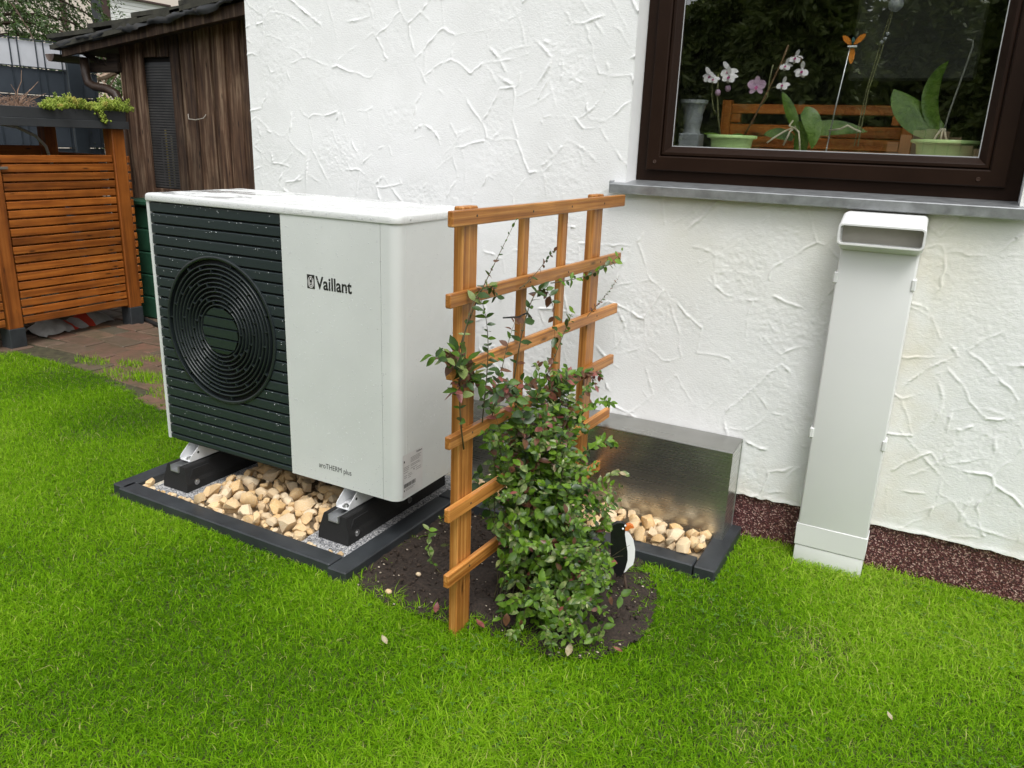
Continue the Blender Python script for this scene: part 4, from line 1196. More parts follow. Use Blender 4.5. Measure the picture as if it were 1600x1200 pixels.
for (s, n_, z) in ((0.30, 0.06, 0.545), (0.20, 0.06, 0.55), (0.42, 0.07, 0.50), (0.10, 0.06, 0.58)):
    for k in range(3):
        shoot([P3(s, n_, z - 0.03), P3(s + rp.gauss(0, 0.02), n_ + 0.03, z), P3(s + rp.gauss(0, 0.05), n_ + 0.05, z + rp.gauss(0, 0.03))], 0.0012, 0.016, 0.030, 0.026, 0.2, mats=[4, 2, 5, 0, 2])
stems.build('stem', M_stem, pl, smooth=True)
# nearest 300 leaves are single parts, the rest one mass
LEAVES.sort(key=lambda a: (a[0].translation - CAMP).length - 4.0 * a[1])
LPROTO = {}
def leaf_proto(mi, v):
    if (mi, v) not in LPROTO:
        rr = random.Random(100 + v)
        vs, fs = leaf_verts(1.0, rr.uniform(0.46, 0.62), rr.uniform(0.1, 0.5), rr.uniform(0, 0.35))
        me = bpy.data.meshes.new('leaf'); me.from_pydata(vs, [], fs); me.materials.append(M_lf[mi])
        me.polygons.foreach_set('use_smooth', [True] * len(me.polygons))
        LPROTO[(mi, v)] = me
    return LPROTO[(mi, v)]
ploc = pl.location
for k, (Mx, L, w_, fo, cu, mi) in enumerate(LEAVES[:300]):
    o = bpy.data.objects.new('leaf', leaf_proto(mi, k % 4)); COL.objects.link(o)
    o.parent = pl
    o.matrix_local = Matrix.Translation(-ploc) @ Mx @ Matrix.Diagonal((L, L, L, 1))
Vl, Fl, cnt, mid = [], [], [], []
for (Mx, L, w_, fo, cu, mi) in LEAVES[300:]:
    vs, fs = leaf_verts(L, w_, fo, cu); n0 = len(Vl)
    for p in vs: Vl.append((Mx @ Vector(p)) - ploc)
    for f in fs: Fl += [i + n0 for i in f]; cnt.append(len(f)); mid.append(mi)
o = np_mesh('foliage', np.array([v[:] for v in Vl]), Fl, None, pl, True, np.array(cnt), M_lf, mid)
o['kind'] = 'stuff'
MB().tube([P3(0.235, 0.03, 0.732), P3(0.27, 0.035, 0.728), P3(0.32, 0.03, 0.72), P3(0.38, 0.025, 0.722), P3(0.415, 0.02, 0.70)], 0.0025, 6).build('plant_tie', M_print, pl, smooth=True)

# ================================================================== PENGUIN STAKE
pg = thing('penguin_stake', 'small black and white wooden penguin on a brown stick in the soil', 'garden ornament', (1.937, 0.171, GZ))
M_pblack = plain('glossy black paint', (0.008, 0.008, 0.009), 0.25, nz=0.3, bump=0.3, bscale=30)
M_pwhite = plain('glossy white paint', (0.78, 0.78, 0.77), 0.3, nz=0.03)
M_porange = plain('orange paint', (0.62, 0.16, 0.03), 0.35)
pth = MB()
pv = Vector((0.88, 0.47))                                # flat board faces the camera, width along pv
pn = Vector((0.47, -0.88))
def pp(u, z, n=0.0): return (1.905 + pv.x * u + pn.x * n, 0.171 + pv.y * u * 1.0 - 0.01 + pn.y * n, z)
def slab(outl, n0, n1, name, mat, par):
    b = MB(); k = len(outl)
    b.add([pp(u, z, n0) for u, z in outl] + [pp(u, z, n1) for u, z in outl], [tuple(range(k))[::-1], tuple(range(k, 2 * k))] + [(i, (i + 1) % k, k + (i + 1) % k, k + i) for i in range(k)])
    return b.build(name, mat, par)
body = [(-0.044, 0.058), (-0.030, 0.068), (-0.014, 0.068), (0.000, 0.062), (0.000, 0.045), (-0.002, 0.030), (0.004, 0.0), (0.012, -0.035), (0.013, -0.060), (0.009, -0.085), (0.004, -0.100), (-0.002, -0.118), (-0.016, -0.120), (-0.028, -0.100), (-0.038, -0.065), (-0.043, -0.030), (-0.044, 0.0), (-0.047, 0.030)]
slab(body, -0.007, 0.009, 'body', M_pblack, pg)
belly = [(-0.003, 0.042), (0.012, 0.030), (0.026, 0.008), (0.033, -0.02), (0.034, -0.05), (0.031, -0.076), (0.018, -0.088), (0.009, -0.102), (0.004, -0.105), (0.008, -0.088), (0.0125, -0.060), (0.010, -0.03), (0.003, 0.0), (-0.003, 0.03)]
slab(belly, -0.0075, 0.0105, 'belly', M_pwhite, pg)
slab([(-0.004, 0.060), (0.012, 0.063), (0.022, 0.058), (0.024, 0.053), (0.012, 0.050), (0.004, 0.042), (-0.004, 0.044)], -0.006, 0.010, 'beak', M_porange, pg)
for (u, z) in ((-0.0045, 0.0605), (-0.011, 0.0495)):
    MB().ball(pp(u, z, 0.0105), 0.0035, 0, 2).build('eye', M_pwhite, pg, smooth=True)
MB().tube([(1.905, 0.168, -0.10), (1.918, 0.172, -0.16), (1.930, 0.171, -0.25)], [0.005, 0.0048, 0.0045], 8).build('stick', M_bark, pg, smooth=True)

# ================================================================== BIN SHELTER
bs = thing('bin_shelter', 'orange brown slatted wooden bin shelter with a planted dark grey roof tray', 'bin shelter', (-2.9, 0.9, GZ))
BXF = -2.50                                              # front plane
def post(y0, y1, x0, x1, top, foot=True):
    MB().box(x0, x1, y0, y1, -0.07, top, 0.004).build('post', M_bin_z, bs)
    if foot: MB().box(x0 - 0.004, x1 + 0.004, y0 - 0.004, y1 + 0.004, -0.205, -0.069, 0.003).build('post_shoe', M_board, bs)
for y0 in (-0.02, 0.826, 1.700): post(y0, y0 + 0.096, BXF - 0.095, BXF, 1.178)
for y0 in (-0.02, 0.826, 1.700): post(y0, y0 + 0.09, -3.34, -3.25, 1.178)
for (ya, yb) in ((0.082, 0.818), (0.930, 1.692)):
    nsl = 19
    for k in range(nsl):
        z = -0.050 + k * (1.062 / nsl)
        MB().box(BXF - 0.030, BXF - 0.008, ya + random.uniform(0, 0.004), yb - random.uniform(0, 0.004), z, z + 0.0455, 0.003).build('slat', M_bin_y, bs)
    for y in (ya + 0.1, yb - 0.14):
        MB().box(BXF - 0.058, BXF - 0.031, y, y + 0.05, -0.04, 1.0, 0.002).build('batten', M_bin_z, bs)
    for k in range(9):                                   # back boards
        z = -0.05 + k * 0.122
        MB().box(-3.33, -3.31, ya, yb, z, z + 0.114, 0.002).build('back_board', M_bin_y, bs)
for k in range(18):                                      # far side slats, running back from the corner post
    z = -0.05 + k * (1.062 / 18)
    MB().box(-3.33, BXF - 0.004 + (0.004 if k % 3 else 0.0), 1.798, 1.820, z, z + 0.044, 0.003).build('side_slat', M_bin_x, bs)
M_tray = plain('anthracite metal tray', (0.040, 0.043, 0.046), 0.45, nz=0.15, nscale=5)
tray = MB()
tray.box(-3.42, BXF + 0.030, -0.06, 1.812, 1.178, 1.1835)
tray.box(BXF + 0.022, BXF + 0.034, -0.06, 1.815, 1.176, 1.226, 0.002)
tray.box(BXF + 0.012, BXF + 0.022, -0.055, 1.806, 1.2262, 1.292, 0.002)
tray.box(-3.42, BXF + 0.012, 1.796, 1.806, 1.184, 1.290, 0.002)
tray.box(-3.42, -3.41, -0.055, 1.796, 1.184, 1.290, 0.002)
tray.box(-3.41, BXF + 0.012, -0.055, -0.045, 1.184, 1.290, 0.002)
tray.build('roof_tray', M_tray, bs)
MB().box(-3.408, BXF + 0.010, -0.043, 1.794, 1.20, 1.268).build('substrate', M_soil, bs)
MB().box(BXF + 0.0, BXF + 0.012, 0.905, 0.96, 0.918, 0.934, 0.002).build('latch', plain('dull metal latch', (0.22, 0.20, 0.17), 0.5, 0.5), bs)

# sedum on the tray
M_sed = leafy('lime sedum', [(0.16, 0.24, 0.02), (0.30, 0.40, 0.045), (0.44, 0.50, 0.09), (0.50, 0.42, 0.09)], 0.5, 0.3, 'tint')
sd = thing('sedum', 'lime green sedum spilling over the grey roof tray edge', 'plant', (-2.6, 1.5, 1.268))
Vs, Fs, Ts = [], [], []
rs2 = random.Random(23)
ico = bmesh.new(); bmesh.ops.create_icosphere(ico, subdivisions=1, radius=1)
iv = np.array([v.co[:] for v in ico.verts]); ico.verts.index_update(); ifc = np.array([[v.index for v in f.verts] for f in ico.faces]); ico.free()
def blobby(c, r_, sc, t):
    Vs.append(iv * (r_ * np.array(sc)) + np.array(c)); Fs.append(ifc + sum(len(a) for a in Vs[:-1])); Ts.append(np.full(len(iv), t))
nv = 0
Fs = []
for _ in range(820):
    y = rs2.uniform(1.20, 1.85); x = rs2.uniform(-2.95, -2.45) if y < 1.80 else rs2.uniform(-2.75, -2.47)
    if y < 1.20 + (-2.45 - x) * 0.72: continue
    hgt = (0.055 + 0.045 * rs2.random()) * (0.55 + 0.45 * math.sin(min(1, (y - 1.19) / 0.12) * PI / 2)) * (0.85 + 0.25 * math.sin(y * 21 + x * 9))
    if rs2.random() < 0.12: hgt *= 1.35
    lx, ly = rs2.gauss(0, 0.02), rs2.gauss(0, 0.028)
    tcol = rs2.choice([0.15, 0.3, 0.45, 0.6, 0.95 if rs2.random() < 0.35 else 0.4])
    for k in range(15):
        t = 0.55 + 0.45 * (k / 14) ** 0.7
        a = k * 2.4
        rr = 0.016 * (1.25 - t)  + 0.003
        c = (x + lx * t + math.cos(a) * rr, y + ly * t + math.sin(a) * rr, 1.262 + hgt * t)
        el = np.array([0.0034, 0.0034, 0.0085])
        Rm = np.array(Euler((math.sin(a) * -0.8, math.cos(a) * 0.8, 0)).to_matrix())
        Vs.append((iv * el) @ Rm.T + np.array(c)); Fs.append(ifc + nv); nv += len(iv); Ts.append(np.full(len(iv), min(1, tcol * (0.6 + 0.45 * t))))
for k in range(18):                                       # the tuft hanging over the edge
    t = k / 17
    for m_ in range(3):
        c = (-2.452 + rs2.gauss(0, 0.006), 1.58 + 0.05 * t + rs2.gauss(0, 0.014), 1.30 - 0.085 * t + rs2.gauss(0, 0.008))
        Vs.append(iv * 0.008 + np.array(c)); Fs.append(ifc + nv); nv += len(iv); Ts.append(np.full(len(iv), 0.3 + 0.2 * rs2.random()))
Vn = np.concatenate(Vs) - np.array(sd.location[:])
o = np_mesh('foliage', Vn, np.concatenate(Fs), M_sed, sd, True, attr={'tint': np.concatenate(Ts)})
o['kind'] = 'stuff'
MB().tube([(-2.455, 1.57, 1.285), (-2.448, 1.585, 1.25), (-2.448, 1.61, 1.238), (-2.452, 1.64, 1.252)], 0.003, 5).build('stem', M_stem, sd)
# dry twigs
dp = thing('dry_plant', 'dried brown twiggy plant on the left of the roof tray', 'plant', (-2.66, 1.2, 1.268))
tw = MB()
for _ in range(150):
    y = rs2.gauss(1.16, 0.06); x = rs2.uniform(-2.8, -2.56)
    h = rs2.uniform(0.03, 0.11)
    tw.tube([(x, y, 1.262), (x + rs2.gauss(0, 0.02), y + rs2.gauss(0, 0.02), 1.262 + h * 0.6), (x + rs2.gauss(0, 0.04), y + rs2.gauss(0, 0.04), 1.262 + h)], [0.0022, 0.0016, 0.001], 4)
for (dy, dz) in ((0.06, 0.25), (0.16, 0.19), (-0.02, 0.16), (0.1, 0.14), (0.2, 0.12)):
    tw.tube([(-2.66, 1.17, 1.262), (-2.66, 1.17 + dy * 0.3, 1.262 + dz * 0.5), (-2.65, 1.18 + dy * 0.55, 1.262 + dz * 0.72), (-2.66, 1.17 + dy, 1.262 + dz)], [0.0035, 0.003, 0.0022, 0.0012], 5)
tw.build('twigs', plain('dry twig', (0.24, 0.15, 0.10), 0.8, nz=0.4, nscale=30), dp)
# bag under the shelter
M_bag = plain('dull white sack', (0.42, 0.41, 0.39), 0.6, nz=0.25, nscale=12)
bg_ = thing('sack', 'crumpled white sack with red print lying under the bin shelter', 'sack', (-2.75, 1.4, -0.2))
b = MB(); nx_, ny_ = 22, 9
r9 = np.random.default_rng(3)
for i in range(nx_):
    for j in range(ny_):
        u, v = i / (nx_ - 1), j / (ny_ - 1)
        y = 1.10 + 0.62 * u; x = -2.62 - 0.28 * v - 0.10 * u
        b.v.append((x + r9.normal(0, 0.008), y, -0.198 + (0.085 * math.sin(PI * min(1, v * 1.05 + 0.02)) * (0.55 + 0.45 * math.sin(u * 9)) + 0.03 * math.sin(PI * v)) * math.sin(PI * (0.04 + 0.92 * u)) ** 0.5 + abs(r9.normal(0, 0.006))))
for i in range(nx_ - 1):
    for j in range(ny_ - 1):
        a = i * ny_ + j
        b.f.append((a, a + ny_, a + ny_ + 1, a + 1)); b.m.append(1 if (i in (9, 13, 14) and j < 5) else 0)
b.build('sack_body', [M_bag, plain('red print', (0.55, 0.05, 0.025), 0.5)], bg_, smooth=True)

# white hose above the back boards
hz = MB().tube([(-3.18, 1.30, 1.19), (-3.16, 1.45, 1.165), (-3.14, 1.56, 1.11), (-3.13, 1.62, 1.04), (-3.13, 1.65, 0.92)], 0.011, 8).build('hose', plain('white hose', (0.62, 0.62, 0.6), 0.4), smooth=True)
tag(hz, 'curved white hose hanging behind the bin shelter slats', 'hose')
# green composter
gb = thing('green_bin', 'dark green lidded garden bin between the bin shelter and the plank shed', 'garden bin', (-2.35, 2.12, -0.2))
M_green = plain('dark green plastic', (0.020, 0.075, 0.042), 0.42, nz=0.2)
for k in range(5):
    z0 = -0.195 + k * 0.168; inn = 0.004 * k
    MB().box(-2.70 + inn, -1.99 - inn, 1.93 + inn, 2.33, z0, z0 + 0.163, 0.008).build('panel', M_green, gb)
MB().box(-2.712, -1.98, 1.905, 2.345, 0.645, 0.690, 0.012).build('lid', M_green, gb)
MB().tube([(-2.60, 1.86, -0.185), (-2.3, 1.78, -0.19), (-2.0, 1.83, -0.188), (-1.7, 1.95, -0.19)], 0.017, 8).build('black_hose', M_rubber, smooth=True)
tag(bpy.data.objects['black_hose'], 'black hose lying on the paving in front of the green bin', 'hose')

# ================================================================== SHED
sh = thing('shed', 'weathered brown plank shed with a mossy tiled roof behind the bin shelter', 'shed', (-2.3, 2.6, GZ))
SY = 2.40
M_void = plain('shed interior', (0.008, 0.006, 0.005), 0.9)
MB().add([(-3.27, SY + 0.03, GZ), (-0.3, SY + 0.03, GZ), (-0.3, SY + 0.03, 2.02), (-3.27, SY + 0.03, 1.72)], [(0, 1, 2, 3)]).build('inner_wall', M_void, sh, fix=False)
def roof_z(x): return 1.725 + (x + 3.72) * 0.118
x = -3.28; k = 0
WINX0, WINX1, WINZ0, WINZ1 = -3.005, -2.672, 0.735, 1.67
while x < -0.4:
    w_ = random.uniform(0.06, 0.095)
    proud = 0.020 if k % 2 else 0.0
    zt_ = roof_z(x) + 0.05
    sp_ = [(-0.205, zt_)]
    if x + w_ > WINX0 + 0.01 and x < WINX1 - 0.01:
        if x < WINX0: w_ = WINX0 - x
        else: sp_ = [(-0.205, WINZ0 - 0.035), (WINZ1 + 0.035, zt_)]
        if x + w_ > WINX1 and x >= WINX0: w_ = WINX1 - x
    for (za, zb) in sp_:
        ov = 0.012 if proud else -0.002
        MB().box(x - ov, x + w_ + ov, SY - proud - 0.002, SY + 0.022 - proud * 0.95, za, zb, 0.003).build('plank', M_shed, sh)
    x += w_; k += 1
for s in (0,):
    y = SY
    while y < 4.6:
        MB().box(-3.283, -3.262, y + 0.024, y + 0.134, -0.205, 1.70, 0.003).build('plank', M_shed, sh); y += 0.113
wn = MB().box(WINX0, WINX1, SY + 0.012, SY + 0.016, WINZ0, WINZ1).build('shed_window', plain('dark mesh pane', (0.03, 0.031, 0.033), 0.35, nz=0.5, nscale=4), sh)
b = MB()
for k in range(46):
    z = WINZ0 + 0.008 + k * (WINZ1 - WINZ0 - 0.02) / 46
    b.box(WINX0 + 0.002, WINX1 - 0.002, SY + 0.0045, SY + 0.0115, z, z + 0.011)
o = b.build('blind_slats', plain('grey brown blind', (0.075, 0.072, 0.070), 0.4, nz=0.3, nscale=9), wn); o['kind'] = 'stuff'
fr = MB(); fr.box(WINX0 - 0.02, WINX1 + 0.02, SY - 0.004, SY + 0.02, WINZ0 - 0.035, WINZ0 - 0.002, 0.003)
fr.build('frame', M_shed, wn)
M_fib = None
for (xx, cc) in ((-2.85, (0.30, 0.24, 0.05)), (-2.79, (0.22, 0.20, 0.12)), (-2.90, (0.12, 0.12, 0.12))):
    MB().box(xx, xx + 0.022, SY + 0.0118, SY + 0.0135, WINZ0 + 0.02, WINZ0 + random.uniform(0.32, 0.5)).build('stored_stick', plain('stored stick', cc, 0.6), wn)
wi = MB().tube([(-2.52, SY - 0.03, 1.30), (-2.50, SY - 0.045, 1.265), (-2.42, SY - 0.05, 1.26), (-2.34, SY - 0.045, 1.275), (-2.33, SY - 0.03, 1.30)], 0.004, 5).build('wire_loop', plain('pale wire', (0.35, 0.32, 0.27), 0.6), sh)
# roof: bargeboard, deck, tiles that step up the slope
YFR = 2.17
def sl(x0, x1, y0, y1, dz0, dz1, name, mat, bev=0.004):
    b = MB().box(x0, x1, y0, y1, 0, 1, 0)
    b.v = [(p[0], p[1], roof_z(p[0]) + (dz0 if p[2] < 0.5 else dz1)) for p in b.v]
    return b.build(name, mat, sh)
sl(-3.68, -0.3, YFR + 0.03, 4.7, 0.0, 0.02, 'roof_deck', M_shed_dark)
sl(-3.66, -0.3, YFR + 0.010, YFR + 0.035, -0.035, 0.045, 'bargeboard', M_shed)
M_tile = plain('mossy dark roof tile', (0.030, 0.029, 0.020), 0.8, nz=0.7, nscale=9, bump=0.7, bscale=50)
nt_ = 0
for c in range(7):
    for rrow in range(5):
        x0 = -3.76 + c * 0.50; x1 = x0 + 0.56
        y0 = YFR - 0.03 + rrow * 0.34
        b = MB(); n_ = 9
        for end in (0, 1):
            for i in range(n_):
                t = i / (n_ - 1); y = y0 + 0.36 * t
                zz = 0.040 * math.cos(2 * PI * t) * 0.5 + 0.02
                xx = (x0, x1)[end]
                lift = (0.026 + 0.042, 0.026)[end] if False else (0.066, 0.030)[end]
                b.v.append((xx, y, roof_z(xx) + zz + lift + 0.03)); b.v.append((xx, y, roof_z(xx) + zz + lift))
        for i in range(n_ - 1):
            a, e = 2 * i, 2 * n_ + 2 * i
            b.f += [(a, a + 2, e + 2, e), (a + 1, e + 1, e + 3, a + 3), (a, a + 1, a + 3, a + 2), (e, e + 2, e + 3, e + 1)]
        b.f += [(0, 2 * n_, 2 * n_ + 1, 1), (2 * n_ - 2, 2 * n_ - 1, 4 * n_ - 1, 4 * n_ - 2)]
        b.m = [0] * len(b.f)
        b.build('roof_tile', M_tile, sh, smooth=True, flat_angle=40)
# loose verge tile strips, seen edge on
for (xa, xb, dz) in ((-3.72, -2.86, 0.055), (-2.96, -2.24, 0.088), (-2.34, -1.70, 0.100), (-1.80, -0.9, 0.11)):
    b = MB().box(xa, xb, YFR - 0.045, YFR + 0.12, 0, 1)
    b.v = [(p[0], p[1], roof_z(p[0]) * 0.5 + 0.5 * roof_z((xa + xb) / 2) + 0.5 * 0.118 * (p[0] - (xa + xb) / 2) + dz - 0.055 + (0.052 if p[2] > 0.5 else 0.020)) for p in b.v]
    b.build('verge_tile', M_tile, sh)
# torn black membrane hanging below the verge
b = MB(); n_ = 44
rm = random.Random(8)
for i in range(n_):
    t = i / (n_ - 1); xx = -3.62 + 1.90 * t
    dl = 0.040 + 0.012 * math.sin(t * 31) + rm.uniform(0, 0.010)
    if t > 0.93: dl *= 0.6
    b.v += [(xx, YFR - 0.040 + rm.gauss(0, 0.005), roof_z(xx) + 0.066), (xx, YFR - 0.052 + rm.gauss(0, 0.011), roof_z(xx) + 0.066 - dl * 0.5), (xx + rm.gauss(0, 0.006), YFR - 0.034 + rm.gauss(0, 0.010), roof_z(xx) + 0.066 - dl)]
for i in range(n_ - 1):
    a = 3 * i; b.f += [(a, a + 3, a + 4, a + 1), (a + 1, a + 4, a + 5, a + 2)]
b.m = [0] * len(b.f)
b.build('torn_membrane', plain('black roofing film', (0.020, 0.021, 0.022), 0.30, nz=0.4, nscale=12), sh, smooth=True, fix=False)
# gutter and down pipe
M_pipe = plain('dark brown pipe', (0.050, 0.030, 0.020), 0.45)
b = MB(); n_ = 8
gut = arc(0, 0, 0.055, PI, 2 * PI, n_)
for y in (YFR - 0.04, 4.6):
    for (a, c) in gut: b.v.append((-3.74 + a, y, 1.715 + c))
b.f = [(i, i + 1, n_ + 2 + i, n_ + 1 + i) for i in range(n_)] + [tuple(range(n_ + 1))]; b.m = [0] * len(b.f)
b.build('gutter', M_pipe, sh, smooth=True, fix=False)
MB().tube([(-3.57, 2.30, 1.70), (-3.565, 2.30, 1.575), (-3.545, 2.30, 1.515), (-3.48, 2.305, 1.487), (-3.33, 2.31, 1.470), (-3.25, 2.315, 1.435), (-3.215, 2.32, 1.36), (-3.21, 2.32, 0.4), (-3.21, 2.32, -0.1)], 0.034, 12).build('down_pipe', M_pipe, sh, smooth=True)
sb = MB(); sb.box(-3.62, -3.26, 2.36, 2.43, 1.60, 1.672, 0.004); sb.box(-3.40, -3.27, 2.37, 2.44, 1.665, 1.735, 0.004)
sb.build('wall_plate', M_shed_dark, sh)
sb = MB(); sb.tube([(-3.30, 2.40, 1.60), (-3.60, 2.32, 1.74)], 0.02, 4); sb.build('rafter_strut', M_shed_dark, sh)

# ================================================================== FENCES, NEIGHBOURS, TREES
fe = thing('privacy_fence', 'anthracite mesh fence woven with grey privacy strips and one pale top strip', 'fence', (-4.0, 1.0, GZ))
M_anth = plain('anthracite fence metal', (0.035, 0.045, 0.055), 0.45)
M_strip = plain('dark blue grey strip', (0.050, 0.062, 0.076), 0.5, nz=0.1)
M_strip_l = plain('pale grey strip', (0.60, 0.62, 0.65), 0.5, nz=0.06)
for k in range(10):
    z1 = 1.815 - k * 0.2035; z0 = z1 - 0.197
    if z0 < GZ: z0 = GZ + 0.01
    for (ya, yb) in ((-0.30, 2.425), (2.56, 2.70)):
        o = MB().box(-4.0025, -4.0, ya, yb, z0, z1).build('privacy_strip', M_strip_l if k == 0 else M_strip, fe)
        if k == 0: o['label'] = 'pale grey top privacy strip'
y = -0.3; k = 0
while y < 2.70:
    if not (2.42 < y < 2.60):
        MB().box(-3.9985, -3.9915, y, y + 0.007, GZ, 1.832).build('rod', M_anth, fe)
    y += 0.062 if k % 2 == 0 else 0.145
    k += 1
for k in range(11):
    z = 1.828 - k * 0.2035
    for (ya, yb) in ((-0.30, 2.425), (2.56, 2.70)):
        MB().box(-3.993, -3.985, ya, yb, z - 0.007, z, 0).build('cross_rod', M_anth, fe)
for y0 in (-0.40, 2.43):
    MB().box(-4.06, -3.985, y0, y0 + 0.125, GZ, 1.885, 0.004).build('fence_post', M_anth, fe)
# lattice screen beyond the shed
la = thing('lattice_screen', 'beige diagonal lattice garden screen with a curved top beyond the shed', 'lattice', (-4.5, 3.2, GZ))
M_lat = wood('pale lattice wood', (0.28, 0.19, 0.13), (0.42, 0.30, 0.22), (0.52, 0.40, 0.30), 'z', 0.7, 0.7, 0.1)
top = [( -5.2 + 0.9 * i / 12, 1.72 - 0.10 * math.sin(PI * (i / 12))) for i in range(13)]
MB().tube([(x, 3.2, z) for x, z in top], 0.026, 6).build('top_rail', M_lat, la)
for x in (-5.2, -4.31): MB().box(x - 0.022, x + 0.022, 3.18, 3.22, GZ, 1.72, 0.003).build('side_post', M_lat, la)
MB().box(-5.2, -4.31, 3.185, 3.215, 1.38, 1.41, 0.002).build('bottom_rail', M_lat, la)
for k in range(-3, 10):
    for s in (1, -1):
        x0 = -5.2 + k * 0.10 if s > 0 else -5.2 + (k + 3) * 0.10
        pts = []
        for t in (0, 1):
            pts.append((x0 + s * 0.30 * t, 3.2 + 0.004 * s, 1.40 + 0.27 * t))
        if min(p[0] for p in pts) < -5.2 or max(p[0] for p in pts) > -4.31: continue
        MB().tube(pts, 0.010, 4).build('lath', M_lat, la)

nb = thing('neighbour_house', 'cream neighbouring house with brown framed window and closed white roller shutter', 'house', (-9.2, 6.5, GZ))
M_cream = plain('cream render', (0.66, 0.58, 0.50), 0.85, nz=0.05, nscale=2, bump=0.2, bscale=60)
M_brown = plain('brown joinery', (0.045, 0.020, 0.014), 0.4)
HX = -9.0
w = MB()
def yz(y0, y1, z0, z1): w.add([(HX, y0, z0), (HX, y1, z0), (HX, y1, z1), (HX, y0, z1)], [(0, 1, 2, 3)])
yz(-2, 6.285, GZ, 5.2); yz(6.285, 7.70, GZ, 2.05); yz(6.285, 7.70, 3.085, 5.2); yz(7.70, 8.10, GZ, 5.2)
w.add([(HX, 8.10, GZ), (HX - 6, 8.10, GZ), (HX - 6, 8.10, 5.2), (HX, 8.10, 5.2)], [(0, 1, 2, 3)])
w.add([(HX, -2, 5.2), (HX, 8.1, 5.2), (HX - 6, 8.1, 5.2), (HX - 6, -2, 5.2)], [(0, 1, 2, 3)])
w.build('wall', M_cream, nb, fix=False)
MB().box(HX + 0.3, HX + 0.34, 7.45, 7.68, 2.0, 5.0).build('balcony_wall', M_cream, nb) if False else None
MB().box(HX - 0.10, HX - 0.02, 6.29, 6.62, 2.05, 3.08, 0.01).build('window_frame', M_brown, nb)
MB().box(HX - 0.02, HX - 0.012, 6.30, 6.47, 2.66, 3.07).build('pane', plain('dark neighbour glass', (0.02, 0.022, 0.025), 0.05), nb)
MB().box(HX - 0.03, HX + 0.03, 5.80, 5.88, 2.5, 4.0, 0.01).build('window_frame', M_brown, nb)
M_shut = plain('white roller shutter', (0.70, 0.71, 0.68), 0.5, nz=0.03)
for k in range(19):
    z = 2.06 + k * 0.054
    MB().box(HX - 0.06, HX - 0.045, 6.63, 7.69, z, z + 0.051, 0.006).build('shutter_slat', M_shut, nb)
MB().box(HX - 0.05, HX + 0.005, 7.685, 7.705, 2.05, 3.085).build('shutter_guide', M_brown, nb)
MB().box(HX - 0.06, HX + 0.01, 6.60, 7.705, 3.062, 3.088).build('shutter_head', M_brown, nb)
MB().box(HX - 0.4, HX + 0.05, 8.105, 8.16, 2.9, 5.2).build('corner_post', M_brown, nb)

def needles_tree(name, label, loc, H, R0, z_lo, n_br, seed, mat=M_needle, droop=0.5, twig=0.30, grp=None, nper=26, trunk_r=0.12, dens=9, nlen=0.03):
    t = thing(name, label, 'tree', loc, grp)
    r = np.random.default_rng(seed)
    MB().tube([(loc[0], loc[1], loc[2]), (loc[0], loc[1], loc[2] + H * 0.5), (loc[0], loc[1], loc[2] + H)], [trunk_r, trunk_r * 0.6, 0.02], 8).build('trunk', M_bark, t, smooth=True)
    br = MB(); V, F, T = [], [], []
    nv = 0
    for b in range(n_br):
        u = (b + r.random()) / n_br
        z = z_lo + (H - z_lo) * u ** 1.1
        rad = R0 * (1 - (z - z_lo) / (H - z_lo + 0.3)) * r.uniform(0.75, 1.15)
        a = b * 2.399 + r.normal(0, 0.2)
        P = [np.array([math.cos(a) * rad * s, math.sin(a) * rad * s, z + 0.18 * rad * math.sin(s * 2.2) - droop * rad * s * s]) for s in np.linspace(0, 1, 7)]
        br.tube([Vector(loc) + Vector(p.tolist()) for p in P], [0.018 * (1 - 0.8 * s) for s in np.linspace(0, 1, 7)], 4, False)
        for s in np.linspace(0.18, 1.0, dens):
            f = s * 6; i = min(int(f), 5); p0 = P[i] + (P[i + 1] - P[i]) * (f - i)
            for side in (1, -1):
                d = np.array([math.cos(a + side * 1.0), math.sin(a + side * 1.0), -0.3 - 0.9 * droop]) + r.normal(0, 0.2, 3)
                d /= np.linalg.norm(d)
                L = twig * r.uniform(0.6, 1.25) * (0.6 + 0.5 * (1 - s) + 0.2)
                k = nper
                tt = r.random(k)
                q = p0 + d * (tt * L)[:, None] + np.array([0, 0, -0.25 * L]) * (tt ** 2)[:, None] * droop * 2
                nd = d + r.normal(0, 0.75, (k, 3)); nd /= np.linalg.norm(nd, axis=1)[:, None]
                wd = np.cross(nd, r.normal(0, 1, (k, 3))); wd /= np.linalg.norm(wd, axis=1)[:, None] + 1e-9
                l2 = nlen * r.uniform(0.7, 1.4, (k, 1)); w2 = nlen * 0.16
                quad = np.stack([q - wd * w2, q + nd * l2 * 0.5 - wd * w2 * 1.3, q + nd * l2, q + nd * l2 * 0.5 + wd * w2 * 1.3], 1)
                V.append(quad.reshape(-1, 3)); F.append(np.arange(4 * k).reshape(k, 4) + nv); nv += 4 * k
                T.append(np.repeat(np.clip(r.normal(0.4 + 0.2 * s, 0.22, k), 0, 1), 4))
    br.build('branches', M_bark, t)
    o = np_mesh('crown', np.concatenate(V), np.concatenate(F), mat, t, False, attr={'tint': np.concatenate(T)})
    return t
needles_tree('spruce_tree', 'drooping dark green spruce hanging over the grey privacy fence', (-5.75, 2.75, GZ), 5.6, 1.60, 1.95, 92, 41, droop=0.46, twig=0.44, nper=46, dens=13, nlen=0.034)

